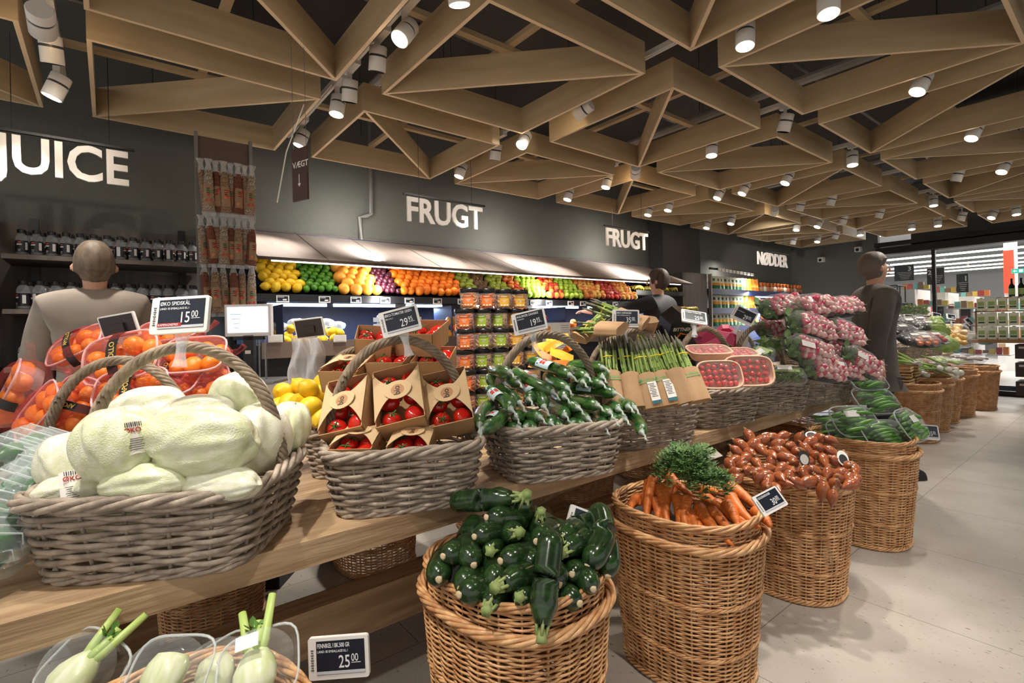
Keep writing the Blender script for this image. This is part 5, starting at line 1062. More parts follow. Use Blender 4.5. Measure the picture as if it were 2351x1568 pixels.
for y in (-.38,.44):
    mb=MB(); mb.box((-4.58,y,1.05),(.03,.045,2.08)); tag(mb.obj('shelf_upright',M_black,smooth=False),'black slotted shelf upright, '+('left' if y<0 else 'right')+' one behind the juice bottles','upright')
Mju=film('clear_bottle',(225,232,236),.10,.06,.2,10); Mjd=mat('dark_juice',(44,36,44),.25); Mcap=plain((20,20,22),.4)
jb_=MB(); jb_.lathe([(.026,0),(.029,.004),(.029,.098),(.026,.112),(.016,.128),(.0155,.135)],16); JBB=jb_.mesh('bottle_glass',Mju,'all')
jc=MB(); jc.lathe([(.019,.133),(.0195,.136),(.0195,.152),(.017,.154),(.001,.154)],14); JCC=jc.mesh('cap',Mcap)
ji=MB(); ji.lathe([(.0005,.003),(.0265,.005),(.0265,.09),(.0005,.1)],12); JII=ji.mesh('juice',mat('clear_pale_juice',(150,150,156),.3,alpha=.3))
ll=MB(); ll.lathe([(.0295,.018),(.0295,.085)],18); LLL=ll.mesh('label',plain((30,30,34),.4))
lp=MB()
def arcq(y0,z0,w_,h_,mi): lp.grid(lambda u,v:(.0300*math.cos(y0+(u-.5)*w_),.0300*math.sin(y0+(u-.5)*w_),z0+h_*v),4,2,mi)
arcq(-.1,.072,.6,.006,1); arcq(-.1,.058,.8,.008,0); arcq(1.1,.03,.5,.045,0); arcq(-.1,.03,.5,.003,0); arcq(-.1,.022,.4,.003,0); arcq(-1.5,.022,.7,.06,0)
LPP=lp.mesh('label_print',[plain((205,205,205),.5),plain((200,80,50),.5)])
for si,(z,n,s) in enumerate(((1.80,14,1.0),(1.475,13,1.12),(1.13,13,1.0),(.75,8,1.0))):
    for r in range(2 if si<2 else 1):
        for k in range(n):
            y=-.44+.94/n*(k+.5)*1.0+r*.02; x=-4.20-r*.075; 
            t=thing('juice_bottle','clear black-capped bottle with a dark label, %s row of the %s juice shelf'%('front' if r==0 else 'back',('top','second','third','lowest')[si]),'bottle',(x+random.uniform(-.008,.008),y,z+.001),random.uniform(-1.2,1.2),'juice bottles, %s row of the %s shelf'%('front' if r==0 else 'back',('top','second','third','lowest')[si])); t.scale=(s,)*3
            for me in (JBB,JCC,LLL,LPP,JII): place(me.name.split('.')[0],me,t)
# ================================================================== hanging spice bag rack
mb=None
t=thing('spice_bag_rack','tall metal rack with brown top board holding rows of long spice bags','rack',(-3.78,.61,0))
for s in (-.158,.158): mb=MB(); mb.box((0,s,1.3),(.03,.018,2.6)); mb.obj('post',plain((120,118,115),.4),t,smooth=False)
mb=MB(); mb.box((-.01,0,2.50),(.012,.31,.16)); mb.obj('header_board',plain((92,74,66),.5),t,smooth=False)
for z in (2.36,2.01,1.80-.03): mb=MB(); mb.tube([(.02,-.16,z),(.02,.16,z)],.004,5); mb.tube([(.03,-.16,z-.02),(.03,.16,z-.02)],.003,5); mb.obj('crossbar',M_metal,t)
Mbrt=film('clear_twist',(255,255,255),.18,.15,.9,60)
def spice(c,c2,seed,red):
    b=MB(); b.grid(lambda u,v:(.019*math.cos(2*PI*u)*(1-.25*v**6),.029*math.sin(2*PI*u)*(1+.25*(1-v)**3)*(1-.35*v**8),-.30+.24*v),18,10,wrap=True); b.add([(.019*math.cos(a),.036*math.sin(a),-.30) for a in np.linspace(0,2*PI,19)[:-1]],[tuple(range(18))])
    tw=MB(); tw.grid(lambda u,v:(.014*math.cos(2*PI*u)*(1-.8*v if v<.6 else .5+.6*(v-.6)),.024*math.sin(2*PI*u)*(1+.2*math.sin(12*PI*u))*(1-.9*v if v<.6 else .45+1.2*(v-.6)),-.075+.085*v),18,8,wrap=True)
    tw.grid(lambda u,v:(.004*math.sin(6*u),(u-.5)*.08,-.325+.03*v),6,2)
    pr=MB(); rnd=random.Random(seed)
    pr.grid(lambda u,v:(.0225*math.cos((u-.5)*1.8),.032*math.sin((u-.5)*1.8),-.27+.12*v),7,4,0)
    for k in range(5): z0=-.262+rnd.random()*.09; y0=rnd.uniform(-.6,.4); pr.grid(lambda u,v:(.0232*math.cos(y0+.5*u),.0328*math.sin(y0+.5*u),z0+.014*v+.006*u),4,2,1+k%2)
    for k in range(3): pr.grid(lambda u,v:(.0234*math.cos(-.3+.6*u),.033*math.sin(-.3+.6*u),-.20+.012*k+.006*v),4,2,3)
    return b.mesh('spice_mix',mat('spice_mix_%d'%seed,c,.7,c2,scale=160,det=4,bump=.4,ramp=(.42,.58)),'all'),tw.mesh('clear_twist',Mbrt,'all'),pr.mesh('printed_sleeve',[plain(c3,.4) for c3 in ((140,112,84),(176,50,44),(60,130,80) if not red else (220,120,60),(60,44,36))])
SPB=[spice((96,68,48),(150,124,98),0,1),spice((98,72,50),(168,160,146),1,0),spice((120,66,42),(84,44,28),2,1)]
for r,(z,n,off) in enumerate(((2.40,8,.035),(2.05,8,.0),(1.76,6,0),(1.74,0,0))):
    for k in range(n):
        y=.61+(k-(n-1)/2)*(.042 if n==8 else .055); me=SPB[(k*7+r)%3 if r<2 else (k+2)%3]
        t=thing('spice_bag','long clear spice bag, %s, %s row of the rack'%(('brown and red mix','seed mix with green and red print','dark reddish mix')[(k*7+r)%3 if r<2 else (k+2)%3],('top','middle','bottom')[r]),'spice bag',(-3.74+.02*(k%2)+off,y,z),random.uniform(-.4,.4),'spice bags in the %s row'%('top','middle','bottom')[r]); t.scale=(1,.95,1.08 if r!=1 else 1)
        t.rotation_euler=(random.uniform(-.05,.05)-.02*(k-3),-.06,random.uniform(-.4,.4)); 
        for m_ in me: place(m_.name.split('.')[0],m_,t)
tag((lambda o:o)(MB().tube([(-3.45,.85,2.13),(-3.4,.9,2.45),(-3.35,1.0,2.76)],.004,5).obj('thin_cable',M_white)),'thin white cable rising from the spice rack to the ceiling lattice','cable')
# ================================================================== customer scale with lit screen
t=thing('weighing_scale','white-screened weighing scale on a stand behind the table','scale',(-3.0,.585,0)); rz=YAW-PI*0
fx=_R; M=frame((0,0,0),_R,(0,0,1)); zr=math.atan2(_R[1],_R[0])
mb=MB(); mb.box((0,0,1.37),(.245,.03,.17),rz=zr); mb.obj('display_housing',M_white,t,smooth=False)
mb=MB(); c=toC*.0165; mb.box((c[0],c[1],1.373),(.215,.002,.135),rz=zr); mb.obj('screen',mat('lit_screen',(225,236,255),.3,emit=2.4),t,smooth=False)
mb=MB()
for k in range(4): c=toC*.0185-_R*(.06)+np.array([0,0,.03-.025*k]); mb.box((c[0],c[1],1.373+c[2]),(.06-.012*k,.0015,.004),rz=zr)
mb.obj('screen_text',mat('screen_text_blue',(150,170,215),.3,emit=.6),t,smooth=False)
mb=MB(); mb.box((0,0,1.275),(.16,.03,.02),rz=zr); mb.box((0,.0,1.17),(.055,.03,.24),rz=zr); mb.obj('post',M_black,t,smooth=False)
c=toC*.02; mb=MB(); mb.box((c[0],c[1],1.2),(.03,.002,.018),rz=zr); mb.obj('post_label',M_white,t,smooth=False)
for s in (.05,.085): mb=MB(); c=_R*s; mb.tube([(c[0],c[1],1.04),(c[0],c[1],1.28)],.005,6); mb.obj('rod',M_metal,t)
mb=MB(); c=_R*.02; mb.box((c[0],c[1],1.0),(.36,.30,.075),rz=zr); mb.obj('weighing_body',plain((196,190,180),.35),t,smooth=False)
mb=MB(); mb.box((c[0],c[1],1.046),(.34,.28,.012),rz=zr); mb.obj('weighing_plate',M_metal,t,smooth=False)
mb=MB(); mb.box((c[0],c[1],.48),(.36,.3,.96),rz=zr); mb.obj('stand',M_black,t,smooth=False)
# ================================================================== electronic price signs on clips
Mscr=plain((32,38,50),.3); Mtxt=plain((236,238,240),.4); Mclip=film('clear_clip',(240,245,250),.28,.05,0)
def rrect(w,h,r,n=5): return [(sx*(w/2-r)+r*math.cos(a),sy*(h/2-r)+r*math.sin(a)) for sx,sy,a0 in ((1,1,0),(-1,1,PI/2),(-1,-1,PI),(1,-1,1.5*PI)) for a in np.linspace(a0,a0+PI/2,n)]
mb=MB(); mb.prism(rrect(.13,.086,.006),-.010,0); SGF=mb.mesh('frame',M_white,False)
mb=MB(); mb.box((.005,.002,.0004),(.104,.068,.0012)); SGS=mb.mesh('screen',Mscr,False)
mb=MB()
for k in range(9): mb.box((-.056,.018-.005*k,.0006),(.006-.002*(k%2),.0022,.001))
mb.box((.005,-.0285,.0012),(.104,.006,.0005),1); SGB=mb.mesh('barcode',[plain((90,90,90),.5),plain((200,204,210),.5)],False)
mb=MB(); mb.grid(lambda u,v:(.018*(1-.45*math.sin(PI*v))*math.cos(2*PI*u),.010*math.sin(2*PI*u)-.006,-.043-.075*v),16,8,wrap=True); SGC=mb.mesh('clip',Mclip,'all')
mb=MB(); mb.box((0,0,-.0112),(.118,.076,.002)); mb.box((.0,-.005,-.016),(.05,.03,.01),0); SGBK=mb.mesh('back_plate',plain((44,34,34),.4),False)
def sign(px,py,Z,label,l1,l2,price,cents,w=.13,turn=0,tilt=.2,roll=0,clip=True,red=False,back=False,grp=None,zpos=None):
    p=atZ(px,py,Z); t=thing('price_sign',label,'price sign',p,0,grp); n=toC*math.cos(turn)+_R*math.sin(turn); n=n*math.cos(tilt)+np.array([0,0,math.sin(tilt)])
    if back: n=-n
    rt=np.cross([0,0,1.],n); rt/=np.linalg.norm(rt); up=np.cross(n,rt); u=up*math.cos(roll)+rt*math.sin(roll)
    orient(t,n,u); s=w/.13; t.scale=(s,)*3
    fr_=place('frame',SGF,t); sc_=place('screen',SGS,t); place('barcode',SGB,fr_)
    if back: place('back_plate',SGBK,t)
    mb=MB(); 
    if l1: txt(mb,l1,.0125,frame((-.045,.0225,.0012),(1,0,0),(0,1,0)),ext=.0003,bold=.0001,sx=min(.8,.094/(len(l1)*.0082)))
    if l2: txt(mb,l2,.007,frame((-.045,.0125,.0012),(1,0,0),(0,1,0)),ext=.0003,sx=.8)
    if price: txt(mb,price,.036,frame((.026,-.0195,.0012),(1,0,0),(0,1,0)),ext=.0003,bold=.0002,align='RIGHT',sx=.72); txt(mb,cents,.022,frame((.0275,-.008,.0012),(1,0,0),(0,1,0)),ext=.0003,sx=.72); mb.box((.038,-.0105,.0014),(.02,.0012,.0004))
    if mb.n: mb.obj('lettering',Mtxt,sc_,smooth=False)
    if red: mb=MB(); mb.box((-.02,-.0235,.0016),(.054,.0085,.0006)); mb.obj('campaign_strip',plain((176,50,46),.4),t,smooth=False); mb=MB(); txt(mb,'KAMPAGNEPRIS',.0075,frame((-.045,-.0262,.0022),(1,0,0),(0,1,0)),ext=.0002,sx=.85); mb.obj('campaign_lettering',Mtxt,t,smooth=False)
    if clip: c=place('clip',SGC,t,(0,0,-.004)); c.rotation_euler=(PI/2*0,0,0); c.rotation_euler=(-(PI/2-tilt)*0,0,0); c.rotation_euler=(0,0,0)
    return t
# clip axis: built along -z of the sign; turn it to run down the sign's -y
_v=[v for v in SGC.vertices]
for v in _v: x,y,z=v.co; v.co=(x,z,y-.008)
sign(412,722,1.31,'electronic sign reading ØKO SPIDSKÅL 15.00 with a red strip, above the cabbages','ØKO SPIDSKÅL','LAND: SE EMBALLAGE KL.1','15','00',w=.148,tilt=.25,roll=-.04,red=True)
sign(918,737,1.66,'electronic sign reading ØKO-TOMATER GREN 29.95 above the tomato boxes','ØKO-TOMATER GREN','500 G KL.1','29','95',roll=-.24,tilt=.15)
sign(1215,738,1.93,'electronic sign reading AGURKER DANSKE 19.95 above the cucumbers','AGURKER DANSKE','DANMARK','19','95',roll=-.22,tilt=.25,turn=-.2)
sign(1437,731,2.18,'electronic sign reading ØKO ASPARGES 35.00 among the asparagus','ØKO ASPARGES','LAND: SE EMBALLAGE KL.1','35','00',roll=.04,tilt=.1,w=.115)
sign(1594,727,2.62,'tilted electronic sign reading 25.00 above the cherry tomatoes','CHERRYTOMATER','','25','00',roll=.25,tilt=.7,turn=.1)
sign(1708,724,2.95,'electronic sign turned sideways above the herbs, red line on it','','KRYDDERURTER','29','00',roll=.5,tilt=.2,turn=-.4)
sign(277,748,1.78,'price sign seen from its dark back with a clear clip, above the oranges','','','','',w=.13,roll=.15,tilt=-.2,back=True,clip=True)
sign(712,752,2.0,'price sign seen from its dark back above the lemon basket','','','','',w=.115,roll=.1,tilt=-.2,back=True)
sign(975,768,2.5,'small price sign seen from behind right of the tomato sign','','','','',w=.13,roll=.2,tilt=-.2,back=True,clip=False)
sign(777,1510,1.09,'electronic sign reading FENNIKEL I BK 500 GR 25.00 on the fennel basket','FENNIKEL I BK.500 GR','LAND: SE EMBALLAGE KL.1','25','00',tilt=.1,roll=-.05,clip=False)
sign(1768,1150,1.72,'electronic sign reading GULERØDDER 30.00 on the carrot basket rim','GULERØDDER','','30','00',w=.105,tilt=.6,roll=-.35,turn=.1,clip=False)
sign(1345,1203,1.52,'electronic sign ending in 95, half hidden behind the courgettes','','','','95',w=.12,tilt=.3,roll=.45,turn=.3,clip=False)
sign(2130,992,3.05,'electronic sign reading 35.00 on the pea basket rim','','ÆRTER','35','00',w=.135,tilt=.3,roll=.1,clip=False)
# ================================================================== nut shelves in the corner
t=thing('nut_shelving','dark shelving with bags of nuts and lit lower bays in the far left corner','shelving',(0,0,0))
NX=-4.12
def nz(py,px=1650): return float(atX(px,py,NX)[2])
zs=[nz(662),nz(706),nz(748),nz(790)]
for z in zs:
    mb=MB(); mb.box((NX-.2,8.82,z-.05),(.4,3.3,.09)); mb.obj('shelf',M_navy,t,smooth=False)
mb=MB(); mb.box((-4.56,8.82,1.0),(.06,3.4,1.95)); mb.obj('back_panel',M_navy,t,smooth=False)
mb=MB(); mb.box((NX-.02,7.16,1.02),(.05,.03,2.04)); mb.obj('light_edge',plain((150,140,130),.5),t,smooth=False)
for z in zs[:3]:
    mb=MB(); mb.box((NX-.05,9.55,z-.10),(.04,1.75,.02)); mb.obj('led_or_fill_strip',M_led,t,smooth=False)
    lamp('AREA','shelf_led_or_fill',(NX+.03,8.3,z+.25),12,(1,.96,.9),(NX-.1,8.3,z),.04,sy=1.0); lamp('AREA','shelf_led_or_fill',(NX-.05,9.55,z-.12),60,(.75,.85,1),(NX-.15,9.55,0),.05,sy=1.7)  # first lamp: added fill for the nut pouches; second: the LED strip
def pouch():
    mb=MB(); a,h_=.058,.19
    mb.grid(lambda u,v:(.028*math.sin(PI*u)*(1-v)**.6+.003,a*(2*u-1),h_*v),8,6,0); mb.grid(lambda u,v:(-.02*math.sin(PI*u)*(1-v)**.6-.003,a*(1-2*u),h_*v),8,6,0)
    return mb.mesh('pouch_film',None,'all')
def pouchm(c,c2,c3):
    me=MB(); a,h_=.058,.19
    def fx_(u,v,o=0): return (.028*math.sin(PI*u)*(1-v)**.6+.003+o,a*(2*u-1),h_*v)
    me.grid(lambda u,v:fx_(u,v*.28),8,3,1); me.grid(lambda u,v:fx_(u,.28+v*.2),8,3,2); me.grid(lambda u,v:fx_(u,.48+v*.52),8,4,0)
    me.grid(lambda u,v:(-.02*math.sin(PI*u)*(1-v)**.6-.003,a*(1-2*u),h_*v),8,6,0); me.grid(lambda u,v:fx_(.35+.3*u,.62+.2*v,.002),3,2,1)
    return me.mesh('pouch',[plain(c,.35),plain(c2,.35),plain(c3,.35)])
PM=[pouchm((232,228,208),(50,120,80),(232,170,60)),pouchm((240,150,60),(232,120,40),(244,180,80)),pouchm((190,200,60),(150,180,50),(240,160,40)),pouchm((236,232,220),(232,170,60),(240,200,120))]
for r in range(3):
    n=12
    for k in range(n):
        px=1650+(k+.5)*(1752-1650)/n; p=atX(px,700,NX); y=float(p[1]); mi=0 if k<8 else (1 if (k+r)%3 else 2)
        if r==2 and k>8: mi=3
        o=place('nut_pouch',PM[mi],None,(NX-.1,y,zs[r]-.002),(random.uniform(-.06,.06),-.10,random.uniform(-.95,-.55)),(1,1,1.08)); tag(o,('white pouch with a green base','orange pouch','yellow-green pouch','cream pouch')[mi]+' of nuts on the %s nut shelf'%('top','second','third')[r],'pouch','nut pouches of one kind, %s shelf %d'%(('top','second','third')[r],mi))
FR['jarlet']=MB().lathe([(.03,0),(.04,.01),(.04,.075),(.02,.1)],10).mesh('nut_jar',film('jarlet',(230,190,150),.5,.2,.3,20),'all')
NJ=[MB().lathe([(.03,0),(.045,.01),(.042,.08),(.02,.10)],10,0).lathe([(.012,.10),(.03,.115),(.02,.14),(.032,.16)],8,1).mesh('nut_bag',[plain(c,.5),plain((222,120,50),.5)],'all') for c in ((150,110,80),(190,180,160),(170,90,60))]
for r in range(3):
    for k in range(13):
        px=1757+(k+.5)*(1856-1757)/13; y=float(atX(px,690,NX)[1]); y=min(y,10.55)
        o=place('nut_bag',NJ[(k+r)%3],None,(NX-.1,y,zs[r]-.004+(.0)),(0,0,k),1.0); tag(o,'clear tied bag of nuts with an orange top, %s lit nut shelf'%('top','second','third')[r],'bag','tied nut bags on the %s lit shelf'%('top','second','third')[r])
for k in range(10):
    y=float(atX(1651+8.3*k,622,NX)[1]); t=thing('shelf_label','small white price label in the row above the top nut shelf','price label',(NX+.01,y,float(atX(1651+8.3*k,619+1.3*k,NX)[2])),0,'price labels above the nuts'); place('frame',FL1,t); place('price_text',FL3,t)
mb=MB(); mb.box((NX-.02,7.95,zs[0]+.30),(.02,1.6,.03)); tag(mb.obj('label_rail',M_black,smooth=False),'dark label rail above the top nut pouches','rail')
# ================================================================== produce on the farther table
Mdk=plain((30,28,30),.2); 
def tray_pack(px,py,Z,c,lb,grp,s=1,n=None,u=None):
    t=thing('produce_tray',lb,'tray',atZ(px,py,Z),0,grp); orient(t,toC*.6+np.array([0,0,1.]) if n is None else n,-toC if u is None else u); t.scale=(s,)*3
    place('tray',TRM,t); place('clear_bag',RBG,t); rnd=random.Random(int(px)); mb=MB()
    for k in range(9): x,y=(k%3-1)*.06,(k//3-1)*.04; mb.lathe([(.002,-.02),(.02,-.012),(.024,0),(.018,.012),(.002,.018)],8,c=(x+rnd.uniform(-.01,.01),y,.035))
    o=mb.obj('vegetables',plain(c,.3),t); o['kind']='stuff'
    place('barcode_label',SK,t,(.0,.0,.08))
for (px,py,Z,c,lb,n_) in ((2065,765,5.6,(40,24,36),'black tray of aubergines at the left of the farther table',None),(2092,785,5.5,(44,30,40),'dark film pack lying in front on the farther table',None),(2110,782,5.6,(150,180,110),'film pack of leeks and carrots on the farther table',None),(2118,790,5.45,(220,120,50),'film pack with orange vegetables on the farther table',None),(2140,783,5.6,(190,40,36),'black tray of red tomatoes leaning right on the farther table',None),(2105,745,6.2,(40,40,40),'black tray stacked high on the farther table',None),(2125,755,6.1,(60,60,60),'black tray below the highest one on the farther table',None),(2080,750,6.0,(38,34,40),'black tray at the back of the farther table',None),(2050,740,6.2,(50,50,46),'dark tray at the far left back of the farther table',None)):
    tray_pack(px,py,Z,c,lb,'trays on the farther table',1.25)
FR['cab2']=cabbage(11).mesh('green_cabbage',mat('green_cabbage',(150,180,90),.5,(180,204,124),scale=9),'all')
for i,(px,py) in enumerate(((2148,742),(2160,762),(2150,752),(2168,785),(2178,792),(2152,785))):
    o=place('green_cabbage',FR['cab2'],None,atZ(px,py,6.2-i*.08),(i,0,i),(.09,.09,.075)); tag(o,'round green cabbage in the heap on the farther table','cabbage','green cabbages on the farther table')
FR['potato']=blobf(.03,.036,n=8,k=6).mesh('potato',mat('yellow_potato',(226,184,104),.5),'all')
for i in range(36):
    px=random.uniform(2172,2216); py=random.uniform(750,788); o=place('potato',FR['potato'],None,atZ(px,py,6.9-(py-750)*.012),(i,i*2,0),1.15); tag(o,'yellow potato in the bags on the farther table','potato','yellow potatoes on the farther table')
for i,(px,py) in enumerate(((2190,765),(2205,778))): bag('clear bag over the yellow potatoes on the farther table, '+('upper' if i==0 else 'lower')+' one',atZ(px,py,6.7),(.17,.15,.12),Mbag,(0,0,i),seed=60+i)
for i,(px,py) in enumerate(((2228,772),(2240,775),(2252,778),(2262,784))): t=bag('teal and white bag in the last basket of the farther table',atZ(px,py,7.9),(.09,.07,.05),plain((110,160,160) if i%2 else (225,232,230),.3),(0,0,i),'teal and white bags',seed=70+i)
mb=MB(); mb.lathe([(.012,-.06),(.05,-.06),(.05,.06),(.012,.06)],20,axis='x'); o=mb.obj('paper_roll',plain((238,236,232),.7),None,atZ(2037,776,5.3),(0,0,YAW+.6)); tag(o,'white paper roll lying at the front left of the farther table','paper roll')
for i,(px,py,ro) in enumerate(((2056,726,.15),(2087,728,.05),(2112,730,0),(2150,724,.3),(2184,727,.2),(2224,738,1.1))):
    sign(px,py,6.4+.25*i,'small price sign above the back of the farther table, '+('first from the left','second from the left','third from the left','fourth from the left','fifth from the left','last, turned on edge')[i],'','KL.1','20','00',w=.125,tilt=.4,roll=ro,grp='price signs above the farther table')
sign(2043,799,5.2,'electronic sign reading 50.00 on the bowl basket of the farther table','','','50','00',w=.14,tilt=.4,roll=-.1,clip=False)
# clear hood and white paper on the back of the farther table
mb=MB(); mb.grid(lambda u,v:(-2.9+.25*math.cos(PI*v),7.1+2.9*u,.93+.16*math.sin(PI*v)+.02*math.sin(9*u)),16,8); tag(mb.obj('clear_cover',Mbagw),'long clear plastic cover over the back of the farther table','cover')
mb=MB(); mb.box((-2.95,8.4,.90),(.5,2.5,.3)); tag(mb.obj('produce_crate',plain((84,68,62),.6),smooth=False),'brown crate row along the back of the farther table','crate')
# fillings of the tall baskets in front of the farther table
t2=[(-1.62,6.72),(-1.66,7.45),(-1.70,8.15),(-1.66,8.80),(-1.56,9.6)]
Mwd=mat('punnet_wood',(196,160,110),.7)
for i in range(6):
    t=thing('wooden_punnet','slatted wooden punnet, '+('bottom left','bottom right','middle left','middle right','top left','top right')[i]+' of the stack on the nearest farther basket','punnet',(-1.72+.0,6.60+.24*(i%2)-(.0),.60+.065*(i//2)),.1*(i%3),'wooden punnets')
    for s in (-1,1):
        for q in range(2): mb=MB(); mb.box((0,s*.10,.015+.028*q),(.32,.005,.018)); mb.box((s*.16,0,.015+.028*q),(.005,.2,.018)); mb.obj('slat',Mwd,t,smooth=False)
    mb=MB(); mb.box((0,0,.004),(.32,.2,.005)); mb.obj('base',Mwd,t,smooth=False)
    mb=MB(); rnd=random.Random(i)
    for k in range(20): mb.lathe([(.002,-.012),(.013,-.004),(.014,.004),(.004,.013)],7,c=((k%5-2)*.055,(k//5-1.5)*.042,.03))
    o=mb.obj('berries',plain((176,50,44),.3),t); o['kind']='stuff'
on=MB(); on.lathe([(.001,-.03),(.02,-.024),(.030,-.006),(.026,.014),(.011,.03),(.009,.06)],12,0); on.tube([(0,0,.05),(.01,.0,.12),(.03,.01,.22),(.05,.0,.30)],[.009,.010,.009,.006],7,mi=1); on.tube([(0,0,.05),(-.01,.01,.12),(-.02,.0,.24)],[.007,.008,.005],6,mi=1)
ONM=on.mesh('spring_onion',[plain((236,234,222),.35),plain((160,190,100),.4)],'all')
for i in range(22):
    px=random.uniform(2085,2215); py=random.uniform(832,860)+(px-2085)*.05; d=Vector((-.8,random.uniform(-.7,.2),random.uniform(.0,.5))); o=place('spring_onion',ONM,None,atZ(min(px,2205),min(py,868),5.75+.3*random.random())); o.rotation_mode='QUATERNION'; o.rotation_quaternion=d.to_track_quat('Z','Y'); o.scale=(1.2,)*3
    tag(o,'white bulb spring onion in the heap on the second farther basket','spring onion','spring onions')
for i,(x,y) in enumerate(t2[2:]):
    for k in range(4):
        c=((150,60,60),(170,196,110),(90,74,60))[i]; t=thing('film_pack',('net bag of reddish roots','film bag of pale leeks','dark film bag of mushrooms')[i]+' on its tall basket, '+('front left','front right','back left','back right')[k],'bag',(x-.08+.16*(k//2)*-1+.1,y-.12+.24*(k%2),.66+.03*(k//2)),k,'packs on the tall baskets of the farther table')
        o=place('contents',RBG,t); mb=MB(); rnd=random.Random(k)
        for q in range(8): mb.tube([(-.1,(q-4)*.016,.03),(.0,(q-4)*.015,.045+.01*(q%2)),(.1,(q-4)*.018,.03)],.009,6)
        o=mb.obj('vegetables',plain(c,.4),t); o['kind']='stuff'; place('barcode_label',SK,t,(0,0,.08))
# ================================================================== crates and bottles near the glass
M_cr=mat('crate_wood',(150,112,72),.7)
t=thing('display_shelf','wooden shelf before the glass carrying green and white cartons','shelf',(0,0,0)); 
bp=atY(2306,790,10.3)
mb=MB(); mb.box((-.72,10.4,.93),(1.9,.5,.05)); mb.obj('shelf_top',M_cr,t,smooth=False)
for z in (.25,.52,.78): mb=MB(); mb.box((-.55,10.4,z),(1.3,.45,.2)); mb.obj('crate',plain((52,42,38),.6),t,smooth=False)
for z in (.25,.52,.78):
    for k in range(3): mb=MB(); mb.box((-1.1+.25*k,10.17,z+.06),(.12,.01,.03)); mb.obj('handle_slot',plain((190,180,170),.6),t,smooth=False)
cg=MB(); cg.box((0,0,.09),(.095,.095,.18)); cg.box((0,-.0485,.10),(.07,.002,.06),1); cg.box((0,-.0485,.045),(.07,.002,.025),2); cg.lathe([(.018,.18),(.018,.195)],10,0); CGM=cg.mesh('drink_carton',[plain((226,230,208),.4),plain((150,180,110),.4),plain((60,90,60),.4)],False)
for r in range(3):
    for k in range(12):
        o=place('drink_carton',CGM,None,(-1.56+.115*k,10.28,.956+.205*r+(.02 if r==2 else 0))); tag(o,'pale green and white drink carton on the wooden shelf before the glass','carton','drink cartons before the glass')
mb=MB(); 
for x in (-1.62,-.92,-.2): mb.box((x,10.25,1.17),(.02,.03,.42))
mb.box((-.9,10.25,1.37),(1.46,.03,.015)); mb.box((-.9,10.25,.965),(1.46,.03,.015)); tag(mb.obj('crate_frame',M_cr,smooth=False),'wooden frame around the stacked drink cartons','frame')
wb=MB(); wb.lathe([(.035,0),(.036,.16),(.013,.2),(.013,.27)],10,0); wb.lathe([(.0365,.03),(.0365,.12)],10,1); WBM=wb.mesh('dark_bottle',[plain((24,36,26),.2),plain((170,200,120),.4)])
for k in range(6): tag(place('dark_bottle',WBM,None,(-1.25+.1*k,10.45,1.58)),'dark green bottle standing on the topmost cartons before the glass','bottle','dark bottles above the cartons')
mb=MB(); mb.box((-.95,10.45,1.57),(.9,.2,.015)); tag(mb.obj('top_board',M_cr,smooth=False),'board under the dark bottles before the glass','board')
# ================================================================== hall behind the glass
mb=MB(); mb.box((-1,22,-.05),(26,21,.1)); struct('trim_2',mb,plain((186,184,180),.3))
mb=MB(); mb.box((-1,22,4.4),(26,21,.1)); struct('trim_3',mb,plain((150,150,152),.7))
mb=MB(); mb.box((-1,32.3,2.2),(26,.1,4.5)); struct('wall_back',mb,plain((170,170,172),.7))
mb=MB(); mb.box((-13,22,2.2),(.1,21,4.5)); mb.box((11,22,2.2),(.1,21,4.5)); struct('wall_side',mb,plain((160,160,162),.7))
M_ll=mat('light_line',(255,252,244),.4,emit=9)
for k in range(8):
    mb=MB(); mb.box((-1.5,13.4+2.3*k,3.15+.03*k),(17,.07,.05)); tag(mb.obj('light_line',M_ll,smooth=False),'long glowing light line across the hall ceiling behind the glass','light','light lines in the hall')
def onfar(px,py,Y): return atY(px,py,Y)
for i,(x0,y0,x1,y1,num,nx,Y) in enumerate(((2054,607,2098,646,'3',.7,12.6),(2129,614,2168,654,'2',.05,12.9),(2197,628,2223,672,'1',.6,13.3))):
    a=onfar(x0,y1,Y); b=onfar(x1,y0,Y); w_,h_=b[0]-a[0],b[2]-a[2]; t=thing('aisle_sign',('left','middle','right')[i]+' black hanging aisle sign behind the glass, numbered '+num,'sign',(a[0],Y,a[2]))
    mb=MB(); mb.box((w_/2,0,h_/2),(w_,.03,h_)); mb.obj('board',M_black,t,smooth=False); mb=MB(); txt(mb,num,h_*.38,frame((w_*nx,-.017,h_*.62),(1,0,0),(0,0,1)),ext=.001,bold=.003)
    for k in range(5): mb.box((w_*.55,-.017,h_*(.52-.1*k)),(w_*(.75-.09*k),.002,h_*.02))
    mb.obj('lettering',M_sign,t,smooth=False)
